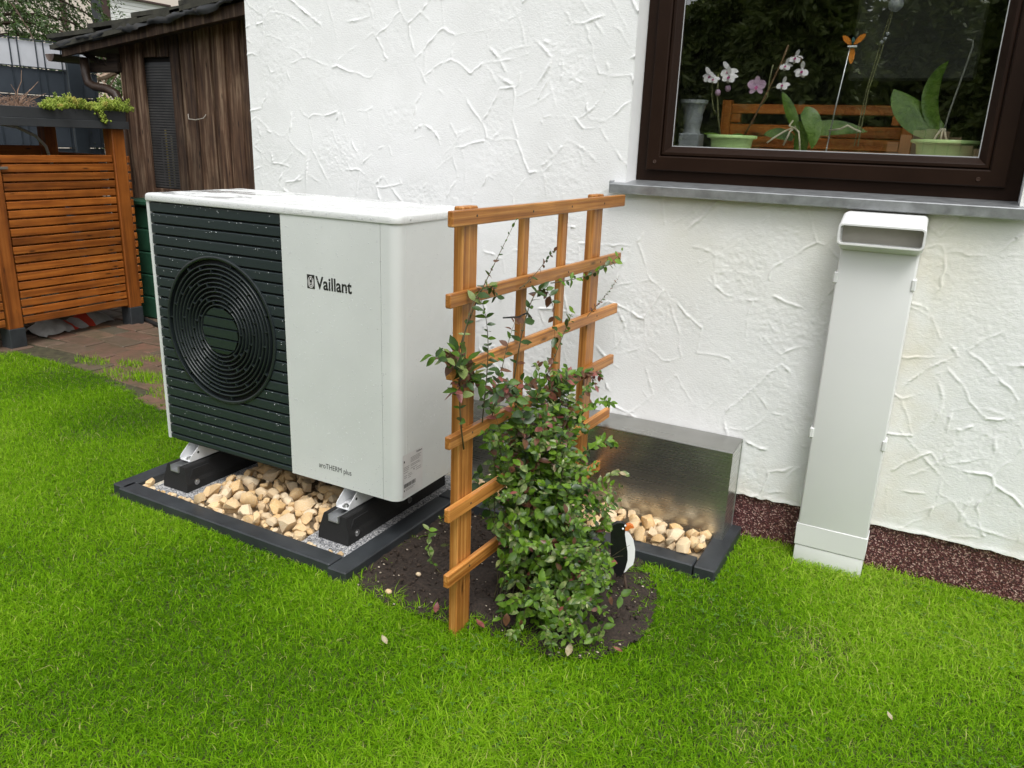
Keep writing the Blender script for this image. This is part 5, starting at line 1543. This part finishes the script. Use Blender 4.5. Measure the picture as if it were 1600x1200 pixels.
def broad_tree(name, label, loc, H, R0, seed, cols, nleaf=2600, ls=0.07):
    t = thing(name, label, 'tree', loc)
    r = np.random.default_rng(seed)
    MB().tube([(loc[0], loc[1], loc[2]), (loc[0] + 0.05, loc[1], loc[2] + H * 0.5), (loc[0], loc[1], loc[2] + H * 0.85)], [0.14, 0.09, 0.03], 8).build('trunk', M_bark, t)
    m = leafy(name + ' leaf', cols, 0.5, 0.3, 'tint')
    cl = r.normal(0, 1, (40, 3)); cl /= np.linalg.norm(cl, axis=1)[:, None]
    cl = cl * R0 * r.uniform(0.35, 1.0, (40, 1)) * np.array([1, 1, 1.0]) + np.array([0, 0, H * 0.66])
    ci = r.integers(0, 40, nleaf)
    p = cl[ci] + r.normal(0, R0 * 0.17, (nleaf, 3))
    d = r.normal(0, 1, (nleaf, 3)); d /= np.linalg.norm(d, axis=1)[:, None]
    w2 = np.cross(d, r.normal(0, 1, (nleaf, 3))); w2 /= np.linalg.norm(w2, axis=1)[:, None]
    quad = np.stack([p, p + d * ls * 0.5 - w2 * ls * 0.3, p + d * ls, p + d * ls * 0.5 + w2 * ls * 0.3], 1).reshape(-1, 3)
    np_mesh('crown', quad, np.arange(4 * nleaf).reshape(-1, 4), m, t, False, attr={'tint': np.repeat(np.clip(0.5 + 0.25 * r.normal(0, 1, 40)[ci] + r.normal(0, 0.12, nleaf), 0, 1), 4)})
broad_tree('maple_tree', 'yellow green autumn tree showing above the shed roof beside the house wall', (-13.4, 12.4, GZ), 6.0, 1.7, 51, [(0.10, 0.14, 0.02), (0.32, 0.32, 0.03), (0.50, 0.42, 0.05)], 3500, 0.14)
broad_tree('garden_bush', 'green bush behind the beige lattice screen', (-5.0, 3.9, GZ), 2.2, 0.6, 52, [(0.04, 0.08, 0.015), (0.09, 0.15, 0.03), (0.15, 0.21, 0.05)], 2600, 0.06)

# garden behind the photographer: mirrored in the window and in the steel
xs_ = (-6.0, -4.6, -3.2, -1.9, -0.6, 0.7, 2.0, 3.3, 4.6, 6.0)
src = None
for k, x in enumerate(xs_):
    loc = (x, -8.4 + (1.0 if k % 2 else 0.0), GZ)
    if src is None:
        src = needles_tree('conifer', 'leftmost dark conifer of the row behind the photographer', loc, 4.3, 1.9, 0.1, 90, 61, M_needle2, droop=0.35, twig=0.6, grp='conifers mirrored in the window glass', nper=46, dens=9, nlen=0.13)
    else:
        c = src.copy(); c['label'] = 'dark conifer %s from the left in the row behind the photographer' % ('', 'second', 'third', 'fourth', 'fifth', 'sixth', 'seventh', 'eighth', 'ninth', 'tenth')[k]; COL.objects.link(c); c.location = loc; c.rotation_euler = (0, 0, 1.3 * k); c.scale = (1, 1, 0.84 if 1.5 < x < 3.5 else 0.85 + 0.05 * (k % 4))
        for ch in list(src.children):
            d_ = ch.copy(); COL.objects.link(d_); d_.parent = c
gf = thing('scalloped_fence', 'beige scalloped plank fence behind the photographer mirrored in the window', 'fence', (3.0, -6.2, GZ))
M_beige = plain('beige painted plank', (0.62, 0.45, 0.25), 0.6)
for k in range(34):
    x = 1.9 + k * 0.12
    u = (x % 0.9) / 0.9
    MB().box(x, x + 0.113, -6.22, -6.20, GZ, 1.25 + 0.22 * math.sin(PI * u), 0.003).build('fence_plank', M_beige, gf)
for zz in (0.2, 1.0): MB().box(1.9, 5.95, -6.26, -6.222, zz, zz + 0.07).build('fence_rail', M_beige, gf)

# ================================================================== THINGS ON THE WINDOW BOARD
SZ = 1.1185; PY = 1.085
M_pot = plain('lime green glazed pot', (0.58, 0.82, 0.34), 0.25, nz=0.05)
M_potin = plain('bark mulch', (0.035, 0.028, 0.02), 0.9, nz=0.6, nscale=40)
def pot(x, r_, lab, top):
    t = thing('flower_pot', lab, 'flower pot', (x, PY, SZ), 'green pots on the window board')
    h = top - SZ
    MB().lathe([(0.001, 0), (r_ * 0.70, 0), (r_ * 0.84, h - 0.018), (r_ * 0.86, h - 0.014), (r_, h - 0.010), (r_ * 1.01, h - 0.004), (r_ * 0.99, h), (r_ * 0.93, h), (r_ * 0.90, h - 0.012)], (x, PY, SZ), 32).build('pot', M_pot, t, smooth=True, flat_angle=50)
    MB().lathe([(r_ * 0.91, h - 0.011), (0.001, h - 0.007)], (x, PY, SZ), 24).build('potting_bark', M_potin, t)
pot(1.875, 0.090, 'lime green pot with a white orchid at the left of the window', 1.245)
pot(2.583, 0.108, 'wide lime green pot at the right of the window', 1.249)
M_orl = leafy('orchid leaf', [(0.06, 0.125, 0.018), (0.10, 0.19, 0.028), (0.15, 0.25, 0.05)], 0.24, 0.2, nscale=26)
M_root = plain('pale orchid root', (0.55, 0.50, 0.36), 0.6, nz=0.2)
M_pet = leafy('white orchid petal', [(0.82, 0.79, 0.82), (0.88, 0.85, 0.88)], 0.5, 0.25, nscale=20)
M_petp = leafy('pink orchid petal', [(0.52, 0.30, 0.48), (0.66, 0.50, 0.64)], 0.5, 0.25, nscale=40)
M_lipm = plain('magenta lip', (0.30, 0.02, 0.14), 0.5)
M_ost = plain('orchid stem', (0.12, 0.12, 0.05), 0.5)
M_ostb = plain('brown orchid stem', (0.14, 0.075, 0.035), 0.6)
def petal(c, d, up, L, w_, mat, par, name='petal', cup=0.25):
    y = Vector(d).normalized(); z = Vector(up); z = (z - y * z.dot(y)).normalized(); x = y.cross(z)
    b = MB(); t = [0, 0.2, 0.45, 0.7, 0.9, 1.0]; wd = [0.15, 0.7, 1.0, 0.92, 0.55, 0.12]
    for ti, wi in zip(t, wd):
        for s in (-1, 0, 1):
            b.v.append(Vector(c) + y * (ti * L) + x * (s * wi * w_ / 2) + z * (cup * L * (0.35 * ti * ti + (0.3 * wi * w_ / L if s else 0))))
    for i in range(5):
        a = 3 * i; b.f += [(a, a + 1, a + 4, a + 3), (a + 1, a + 2, a + 5, a + 4)]
    b.m = [0] * len(b.f)
    return b.build(name, mat, par, smooth=True, fix=False)
def bloom(c, s, par, mat=M_pet, hang=True, lip=False):
    c = Vector(c)
    f = MB().ball(c, s * 0.16, 0, 1).build('flower', mat, par)
    fr = Vector((0.15, -1, 0.1))
    if hang:
        tilt = random.uniform(-0.5, 0.5); sd_ = random.choice((-1, 1))
        for (dx, dy, dz, wv) in ((sd_ * 0.75, -0.35, -0.65, 0.95), (-sd_ * 0.55, -0.3, -0.8, 0.9), (sd_ * 0.25, 0.35, -0.9, 0.7), (tilt, -0.25, 0.55, 0.6), (-sd_ * 0.9, 0.2, -0.15, 0.6)):
            petal(c, (dx, dy, dz), (0.1, -1, 0.45), s * 0.86, s * wv * 0.74, mat, f, cup=-0.12)
        petal(c + Vector((0, -0.004, -0.004)), (0.1 * sd_, -0.5, -0.6), (0, -1, 0.3), s * 0.4, s * 0.3, M_lipm, f, 'lip')
    else:
        for k, (a, wv) in enumerate(((90, 0.6), (15, 0.95), (165, 0.95), (-50, 0.55), (-130, 0.55))):
            a = math.radians(a)
            petal(c, (math.cos(a), -0.1, math.sin(a)), fr, s, s * wv, mat, f, cup=0.2)
        if lip:
            petal(c + Vector((0, -0.006, 0)), (0.0, -0.5, -0.9), fr, s * 0.5, s * 0.35, M_lipm, f, 'lip')
def strap(pts, wmax, par, mat=M_orl, name='leaf', nrm=(0, -1, 0.3)):
    pts = [Vector(p) for p in pts]; N = 10; b = MB(); nrm = Vector(nrm)
    for i in range(N + 1):
        t = i / N; q = [p.copy() for p in pts]
        while len(q) > 1: q = [q[k].lerp(q[k + 1], t) for k in range(len(q) - 1)]
        t2 = min(t + 0.02, 1); q2 = [p.copy() for p in pts]
        while len(q2) > 1: q2 = [q2[k].lerp(q2[k + 1], t2) for k in range(len(q2) - 1)]
        d = q2[0] - q[0]
        if d.length < 1e-6: d = pts[-1] - pts[-2]
        s = d.normalized().cross(nrm).normalized()
        w_ = wmax * (math.sin(PI * min(1, 0.12 + 0.88 * t)) ** 0.7 + (0.02 if t > 0.98 else 0)) / 2
        b.v += [q[0] - s * w_ - nrm.normalized() * 0.15 * w_, q[0], q[0] + s * w_ - nrm.normalized() * 0.15 * w_]
    for i in range(N):
        a = 3 * i; b.f += [(a, a + 1, a + 4, a + 3), (a + 1, a + 2, a + 5, a + 4)]
    b.m = [0] * len(b.f)
    return b.build(name, mat, par, smooth=True, fix=False)
# white orchid, left pot
t = thing('white_orchid', 'orchid with drooping white flowers in the left green pot', 'orchid', (1.832, PY, 1.232))
MB().tube([(1.834, PY, 1.232), (1.818, PY, 1.30), (1.805, PY, 1.38), (1.800, PY, 1.455)], 0.0032, 6).build('stem', M_ost, t, smooth=True)
MB().tube([(1.822, PY, 1.305), (1.795, PY, 1.335), (1.783, PY, 1.39), (1.786, PY, 1.44), (1.806, PY, 1.462), (1.835, PY, 1.462)], 0.0018, 6).build('stem', M_ost, t, smooth=True)
for c, s in (((1.770, PY, 1.455), 0.036), ((1.788, PY - 0.012, 1.444), 0.028), ((1.838, PY, 1.472), 0.040), ((1.846, PY - 0.015, 1.452), 0.036)): bloom(c, s, t)
for c in ((1.841, PY, 1.408), (1.806, PY, 1.392)): MB().ball(c, 0.011, 0, 2, (1, 1, 1.15)).build('bud', M_petp, t, smooth=True)
for sx in (-1, 1): strap([(1.85, PY, 1.236), (1.85 + 0.03 * sx, PY - 0.02, 1.252), (1.85 + 0.075 * sx, PY - 0.03, 1.247)], 0.032, t, nrm=(0, -0.5, 1))
# pink orchid, leaning spray
t = thing('pink_orchid', 'leaning orchid spray with one pink bloom and white buds', 'orchid', (1.915, PY, 1.232))
MB().tube([(1.912, PY, 1.230), (1.945, PY, 1.30), (1.985, PY, 1.40), (2.022, PY, 1.50), (2.036, PY, 1.55)], 0.0035, 6).build('stem', M_ostb, t, smooth=True)
MB().tube([(1.955, PY, 1.33), (1.985, PY, 1.38), (1.986, PY, 1.44), (1.992, PY, 1.487)], 0.0026, 6).build('stem', M_ost, t, smooth=True)
MB().tube([(2.008, PY, 1.463), (2.030, PY, 1.497), (2.062, PY, 1.516), (2.085, PY, 1.508), (2.092, PY, 1.47)], 0.0018, 6).build('stem', M_ostb, t, smooth=True)
MB().tube([(1.985, PY, 1.404), (2.005, PY, 1.412), (2.026, PY, 1.415)], 0.0018, 6).build('stem', M_ost, t, smooth=True)
bloom((1.949, PY - 0.02, 1.415), 0.034, t, M_petp, False, True)
for c, s in (((2.036, PY, 1.488), 0.028), ((2.066, PY, 1.513), 0.030), ((2.093, PY, 1.470), 0.034), ((2.034, PY, 1.425), 0.030)): bloom(c, s, t)
# green leaved orchid with bare roots
t = thing('rooted_orchid', 'orchid with broad green leaves and bare pale roots in the window middle', 'orchid', (2.10, PY, 1.13))
strap([(2.105, PY, 1.26), (2.085, PY, 1.31), (2.06, PY, 1.36), (2.034, PY, 1.398)], 0.038, t)
strap([(2.118, PY - 0.02, 1.335), (2.15, PY - 0.03, 1.325), (2.175, PY - 0.03, 1.28), (2.166, PY - 0.03, 1.205)], 0.062, t, nrm=(0.3, -1, 0.2))
strap([(2.115, PY, 1.30), (2.125, PY + 0.01, 1.25), (2.12, PY, 1.20), (2.125, PY, 1.14)], 0.05, t)
strap([(2.09, PY + 0.03, 1.24), (2.03, PY + 0.04, 1.27), (1.98, PY + 0.04, 1.25)], 0.04, t)
strap([(2.11, PY + 0.03, 1.26), (2.2, PY + 0.05, 1.30), (2.33, PY + 0.05, 1.27)], 0.055, t)
for pts in ([(2.09, PY, 1.278), (2.06, PY - 0.01, 1.262), (2.03, PY - 0.02, 1.240), (2.008, PY - 0.02, 1.222)], [(2.095, PY, 1.28), (2.085, PY - 0.03, 1.262), (2.068, PY - 0.03, 1.215)],
            [(2.095, PY, 1.275), (2.115, PY - 0.03, 1.262), (2.122, PY - 0.03, 1.23), (2.128, PY - 0.03, 1.195)], [(2.085, PY, 1.30), (2.078, PY - 0.02, 1.282), (2.10, PY - 0.02, 1.274)],
            [(2.21, PY, 1.270), (2.25, PY - 0.02, 1.276), (2.272, PY - 0.02, 1.288), (2.295, PY - 0.02, 1.276), (2.318, PY - 0.02, 1.268)]):
    MB().tube(pts, 0.0034, 6).build('root', M_root, t, smooth=True)
# right orchid
t = thing('broad_leaved_orchid', 'orchid with large upright leaves tied to a stick in the right pot', 'orchid', (2.565, PY, 1.235))
strap([(2.565, PY, 1.27), (2.50, PY, 1.30), (2.43, PY - 0.02, 1.35), (2.398, PY - 0.02, 1.405)], 0.10, t, nrm=(0.3, -1, 0.3))
strap([(2.56, PY, 1.27), (2.50, PY + 0.01, 1.34), (2.495, PY + 0.01, 1.43), (2.545, PY + 0.01, 1.495)], 0.058, t, nrm=(0.6, -1, 0.1))
for dx in (-0.012, 0.002, 0.014): MB().tube([(2.565 + dx * 0.4, PY - 0.02, 1.285), (2.562 + dx, PY - 0.03, 1.262), (2.562 + dx * 1.8, PY - 0.03, 1.236)], 0.0036, 6).build('root', M_root, t, smooth=True)
MB().tube([(2.563, PY, 1.24), (2.575, PY, 1.34), (2.606, PY, 1.535), (2.603, PY, 1.553), (2.586, PY, 1.557)], 0.0032, 6).build('support_stick', plain('grey stick', (0.30, 0.30, 0.28), 0.4), t, smooth=True)
# dragonfly plug
t = thing('dragonfly_stake', 'orange glass dragonfly ornament on a thin silver stake', 'ornament', (2.221, PY, 1.118))
M_org = glass_mat('orange glass', 0.1, (0.75, 0.25, 0.05)) if False else plain('orange glass', (0.60, 0.20, 0.03), 0.15)
MB().tube([(2.205, PY, 1.12), (2.221, PY, 1.342), (2.240, PY, 1.545)], 0.0026, 6).build('stake', M_alu, t, smooth=True)
petal((2.243, PY, 1.548), (-0.75, 0, 0.7), (0, -1, 0), 0.042, 0.018, M_org, t, 'wing', 0.05)
petal((2.250, PY, 1.548), (0.75, 0, 0.75), (0, -1, 0), 0.046, 0.018, M_org, t, 'wing', 0.05)
petal((2.247, PY, 1.545), (0.05, 0, -1), (0, -1, 0), 0.058, 0.020, M_org, t, 'wing', 0.05)
MB().ball((2.247, PY - 0.004, 1.560), 0.007, 0, 2, (0.8, 0.8, 1.6)).build('body', plain('teal bead', (0.03, 0.12, 0.12), 0.3), t, smooth=True)
MB().tube([(2.232, PY - 0.004, 1.541), (2.262, PY - 0.004, 1.541)], 0.004, 6).build('collar', M_alu, t)
# glass ball stake
t = thing('glass_ball_stake', 'clear glass ball ornament on twin wire stems at the window top', 'ornament', (2.32, PY, 1.118))
M_clear = plain('clear glass', (0.55, 0.58, 0.6), 0.08, nz=0.3, nscale=60); M_clear.node_tree.nodes['Principled BSDF'].inputs['Transmission Weight'].default_value = 0.6
MB().ball((2.361, PY, 1.668), 0.024, 0, 3).build('glass_ball', M_clear, t, smooth=True)
MB().tube([(2.312, PY, 1.22), (2.318, PY, 1.40), (2.340, PY, 1.53), (2.356, PY, 1.648)], 0.0022, 6).build('stem', M_ost, t)
MB().tube([(2.300, PY, 1.22), (2.312, PY, 1.40), (2.330, PY, 1.53), (2.350, PY, 1.648)], 0.0018, 6).build('stem', M_ost, t)
for c in ((2.345, PY - 0.005, 1.563), (2.336, PY - 0.005, 1.553), (2.351, PY - 0.005, 1.578)): MB().ball(c, 0.0065, 0, 2).build('bead', M_clear, t, smooth=True)
# pedestal
t = thing('pedestal', 'small grey turned pedestal column at the left window edge', 'pedestal', (1.715, PY + 0.03, SZ))
M_ped = plain('grey stone ware', (0.24, 0.26, 0.27), 0.6, nz=0.1)
MB().lathe([(0.034, 1.246 - SZ), (0.030, 1.262 - SZ), (0.034, 1.285 - SZ), (0.037, 1.30 - SZ), (0.036, 1.318 - SZ), (0.042, 1.335 - SZ), (0.045, 1.35 - SZ), (0.052, 1.356 - SZ), (0.052, 1.368 - SZ), (0.001, 1.368 - SZ)], (1.712, PY + 0.03, SZ), 24).build('column', M_ped, t, smooth=True, flat_angle=40)
MB().box(1.675, 1.752, PY - 0.008, PY + 0.068, SZ, 1.247, 0.003).build('base_block', M_ped, t)
# bench back added indoors in place of its reflection in the pane
t = thing('mirrored_bench', 'orange brown wooden bench back added indoors to stand in for a reflection in the window', 'bench', (2.1, 1.45, 0.8))
BY = 1.45
for (xa, xb) in ((1.737, 1.775), (2.420, 2.462)):
    MB().box(xa, xb, BY - 0.02, BY + 0.02, 0.32, 1.386, 0.003).build('post', M_bench_z, t)
MB().box(2.4205, 2.4615, BY - 0.0195, BY + 0.0195, 1.3865, 1.394).build('post_cap', plain('pale post cap', (0.5, 0.48, 0.42), 0.5), t)
MB().box(1.776, 2.419, BY - 0.018, BY + 0.018, 1.336, 1.372, 0.002).build('top_rail', M_bench_x, t)
MB().box(1.776, 1.815, BY - 0.016, BY + 0.016, 1.301, 1.335, 0.002).build('inner_block', M_bench_z, t)
MB().box(2.382, 2.419, BY - 0.016, BY + 0.016, 1.301, 1.335, 0.002).build('inner_block', M_bench_z, t)
for k in range(8):
    z = 1.296 - (k + 1) * 0.046
    MB().box(1.776, 2.419, BY - 0.014, BY + 0.010, z + 0.002, z + 0.045, 0.003).build('board', M_bench_x, t)
MB().box(1.72, 2.48, BY + 0.02, BY + 0.5, 0.62, 0.66, 0.004).build('seat', M_bench_x, t)

# ================================================================== SMALL THINGS ON THE GROUND
rg = np.random.default_rng(77)
# clods and chips in the soil
Vs, Fs, nv = [], [], 0
for _ in range(2600):
    p = np.array([rg.uniform(1.1, 2.05), rg.uniform(-0.28, 0.44)])
    if not in_poly(p[:1], p[1:], SOIL)[0]: continue
    s = rg.choice([0.002, 0.003, 0.004, 0.006, 0.009], p=[0.35, 0.3, 0.2, 0.1, 0.05])
    Vs.append((iv * rg.uniform(0.55, 1.25, (len(iv), 1))) * s * rg.uniform(0.6, 1.2, 3) + np.array([p[0], p[1], -0.189 + s * 0.3])); Fs.append(ifc + nv); nv += len(iv)
o = np_mesh('soil_crumbs', np.concatenate(Vs), np.concatenate(Fs), plain('brown soil crumb', (0.042, 0.028, 0.019), 0.9, nz=0.6, nscale=80, bump=0.8, bscale=240), soil); o['kind'] = 'stuff'
Vs, Fs, nv = [], [], 0
for _ in range(220):
    p = np.array([rg.uniform(1.1, 2.05), rg.uniform(-0.28, 0.44)])
    if not in_poly(p[:1], p[1:], SOIL)[0]: continue
    s = rg.uniform(0.0012, 0.004)
    Vs.append((iv * rg.uniform(0.7, 1.2, (len(iv), 1))) * s * np.array([1.4, 1, 0.6]) + np.array([p[0], p[1], -0.184 + s * 0.3])); Fs.append(ifc + nv); nv += len(iv)
o = np_mesh('pale_chips', np.concatenate(Vs), np.concatenate(Fs), plain('pale bark chip', (0.40, 0.34, 0.26), 0.8, nz=0.4, nscale=50), soil); o['kind'] = 'stuff'
for (x, y, s, lab) in ((1.268, -0.222, 0.011, 'round tan pebble at the front edge of the dark soil'), (1.288, -0.085, 0.009, 'pale flat pebble on the dark soil beside the edging board')):
    b = MB().ball((x, y, -0.186), s, 0, 2, (1.1, 0.9, 0.8)); o = b.build('pebble', M_stone, smooth=True); tag(o, lab, 'pebble')
def fallen(x, y, L, mi, lab, rz):
    vs, fs = leaf_verts(L, L * 0.55, 0.35, -0.3)
    b = MB(); Mx = Matrix.Translation((x, y, -0.168)) @ Matrix.Rotation(rz, 4, 'Z') @ Matrix.Rotation(0.25, 4, 'X')
    b.add([Mx @ Vector(p) for p in vs], fs)
    o = b.build('fallen_leaf', M_lf[mi], smooth=True, fix=False); tag(o, lab, 'leaf')
fallen(1.475, -0.265, 0.034, 5, 'pinkish fallen leaf at the foot of the trellis post', 0.4)
fallen(1.64, -0.255, 0.035, 5, 'reddish fallen leaf on the soil edge right of the trellis post', 1.5)
fallen(1.905, -0.25, 0.040, 6, 'tan crumpled leaf on the grass below the bush', 0.2)
fallen(1.445, -0.465, 0.030, 6, 'small dry leaf in the open lawn left of the bush', 1.2)
fallen(2.72, -0.06, 0.022, 6, 'tiny pale leaf on the lawn in front of the duct', 0.8)
fallen(2.03, -0.15, 0.035, 5, 'pink leaf at the right foot of the bush', 2.2)

# ------------------------------------------------------------------ grass
HPBOX = (-0.112, 1.118, -0.252, 0.80)
SOIL_G = [(1.09, -0.16), (1.16, -0.222), (1.27, -0.235), (1.40, -0.235), (1.55, -0.215), (1.72, -0.200), (1.85, -0.195), (1.94, -0.15), (2.00, -0.05),
          (2.00, 0.08), (1.965, 0.22), (1.90, 0.33), (1.84, 0.43), (1.60, 0.45), (1.09, 0.45)]
def grass_ok(x, y):
    jx = 0.022 * np.sin(x * 61 + y * 37) + 0.016 * np.sin(x * 23 - y * 71) + rg.normal(0, 0.012, len(x))
    jy = 0.022 * np.sin(x * 47 - y * 53 + 1) + 0.016 * np.sin(x * 19 + y * 83) + rg.normal(0, 0.012, len(x))
    ok = ~in_poly(x + jx, y + jy, SOIL_G) & ~in_poly(x + jx * 0.8, y + jy * 0.8, PAVE)
    ok &= ~((x > -0.108) & (x < 1.034) & (y > -0.215) & (y < 0.8)) & ~((x > 1.03) & (x < 1.116) & (y > -0.248) & (y < 0.8))
    ok &= ~((x > 1.03) & (x < 2.147) & (y > 0.408))
    ok &= y < YW + 0.008
    ok &= ~((x > DX0 - 0.004) & (x < DX1 + 0.004) & (y > DY - 0.004))
    return ok
def field(x, y, seed, sc):
    r = np.random.default_rng(seed); out = np.zeros_like(x)
    for k in range(6):
        a = r.uniform(0, 6.28); f = sc * r.uniform(0.6, 1.7)
        out += np.sin((x * math.cos(a) + y * math.sin(a)) * f + r.uniform(0, 6.28))
    return out / 2.4
N = 1090000
gx = rg.uniform(-3.3, 4.1, N); gy = rg.uniform(-1.55, 0.95, N)
# keep what the camera (and one a step aside) can see: a wedge in front of it
vx, vy = gx - CAMP.x, gy - CAMP.y
dist = np.hypot(vx, vy)
keep = grass_ok(gx, gy) & (rg.random(N) < np.clip(1.35 - 0.16 * dist, 0.55, 1.0))
angv = np.arctan2(-vx, vy)
keep &= (angv > -0.95) & (angv < 1.42)
gx, gy = gx[keep], gy[keep]
dn = field(gx, gy, 5, 9)
bare = np.clip(field(gx, gy, 9, 7) * 0.9 + field(gx, gy, 12, 16) * 0.5 - 0.75, 0, 1) * np.clip((gx - 1.5) / 0.8, 0.12, 1)
thin = rg.random(len(gx)) < np.clip(0.90 + 0.10 * dn - 0.42 * bare, 0.40, 1)
gx, gy = gx[thin], gy[thin]
n = len(gx)
fl = field(gx, gy, 6, 5)
h = np.clip(rg.normal(0.0225, 0.007, n) * (1 + 0.18 * fl), 0.012, 0.07)
tall = rg.random(n) < 0.012
h[tall] *= 1.5
az = rg.uniform(0, 2 * PI, n) + 0.0
lean = np.abs(rg.normal(0.85, 0.40, n)) * h * 1.25
wdt = rg.uniform(0.0007, 0.0016, n)
cx_, sx_ = np.cos(az), np.sin(az)
tw_ = az + PI / 2 + rg.normal(0, 0.5, n)
wx, wy_ = np.cos(tw_) * wdt, np.sin(tw_) * wdt
z0 = np.full(n, GZ - 0.002)
P0 = np.stack([gx, gy, z0], 1)
P1 = np.stack([gx + cx_ * lean * 0.32, gy + sx_ * lean * 0.32, z0 + h * 0.58], 1)
P2 = np.stack([gx + cx_ * lean, gy + sx_ * lean, z0 + h * np.clip(1 - 0.38 * (lean / h - 0.5), 0.42, 1.05)], 1)
Wv = np.stack([wx, wy_, np.zeros(n)], 1)
V = np.stack([P0 - Wv * 0.8, P0 + Wv * 0.8, P1 - Wv, P1 + Wv, P2], 1).reshape(-1, 3)
base = np.arange(n) * 5
quad = np.stack([base, base + 1, base + 3, base + 2], 1); tri = np.stack([base + 2, base + 3, base + 4], 1)
F = np.concatenate([quad.ravel(), tri.ravel()]); cnt = np.concatenate([np.full(n, 4), np.full(n, 3)])
tint = np.clip(rg.normal(0.42, 0.16, n) + 0.13 * fl + 0.07 * field(gx, gy, 8, 2.2), 0.02, 0.80)
bare = bare[thin]
dry = rg.random(n) < 0.02 + 0.16 * bare
tint[dry] = rg.uniform(0.86, 1.0, dry.sum())
o = np_mesh('grass', V, F, M_grass, None, False, cnt, attr={'tint': np.repeat(tint, 5)})
tag(o, 'short bright green lawn grass', 'grass', kind='stuff')
Vt, Ft, Ct, Tt, nv = [], [], [], [], 0
cxs = rg.uniform(-0.5, 3.2, 9000); cys = rg.uniform(-1.3, 0.75, 9000)
kk = grass_ok(cxs, cys) & (rg.random(9000) < np.clip(field(cxs, cys, 14, 6) * 0.8 - 0.05, 0.02, 0.9) * np.clip((cxs - 0.3) / 1.6, 0.08, 1))
for x, y in zip(cxs[kk], cys[kk]):
    z = GZ + rg.uniform(0.014, 0.026); r_ = rg.uniform(0.0035, 0.0065); a0 = rg.uniform(0, 6.28)
    for q3 in range(3):
        a = a0 + q3 * 2.094; ca, sa = math.cos(a), math.sin(a); nvv = len(Vt)
        Vt += [(x, y, z), (x + ca * r_ - sa * r_ * 0.62, y + sa * r_ + ca * r_ * 0.62, z + 0.0015), (x + ca * r_ * 1.6, y + sa * r_ * 1.6, z), (x + ca * r_ + sa * r_ * 0.62, y + sa * r_ - ca * r_ * 0.62, z + 0.0015)]
        Ft += [nvv, nvv + 1, nvv + 2, nvv + 3]; Ct.append(4); Tt += [rg.uniform(0.2, 0.7)] * 4
oc = np_mesh('clover', np.array(Vt), Ft, M_clover, None, False, np.array(Ct), attr={'tint': np.array(Tt)})
tag(oc, 'small clover leaves scattered through the lawn', 'clover', kind='stuff')
# grass and moss tufts in the paving joints
Vt, Ft, Ct, Tt, nv = [], [], [], [], 0
for (tx, ty, rad, cnt_) in ((-1.25, 0.90, 0.11, 520), (-1.05, 0.92, 0.07, 220), (-1.62, 1.02, 0.07, 170), (-1.85, 0.93, 0.09, 220), (-0.95, 0.76, 0.10, 260), (-1.45, 0.86, 0.12, 260), (-0.9, 1.62, 0.12, 260), (-1.6, 1.15, 0.05, 90)):
    a = rg.uniform(0, 2 * PI, cnt_); rr = rad * np.sqrt(rg.random(cnt_))
    X_, Y_ = tx + 1.6 * rr * np.cos(a), ty + 0.8 * rr * np.sin(a)
    for x, y in zip(X_, Y_):
        hh = rg.uniform(0.012, 0.045); az_ = rg.uniform(0, 6.28); w_ = 0.0022
        ca, sa = math.cos(az_), math.sin(az_)
        Vt += [(x - sa * w_, y + ca * w_, -0.20), (x + sa * w_, y - ca * w_, -0.20), (x + ca * hh * 0.6, y + sa * hh * 0.6, -0.20 + hh)]
        Ft += [nv, nv + 1, nv + 2]; nv += 3; Ct.append(3); t_ = rg.uniform(0.2, 0.75); Tt += [t_] * 3
o = np_mesh('joint_grass', np.array(Vt), Ft, M_grass, None, False, np.array(Ct), attr={'tint': np.array(Tt)})
tag(o, 'tufts of grass growing between the reddish paving stones', 'grass', kind='stuff')
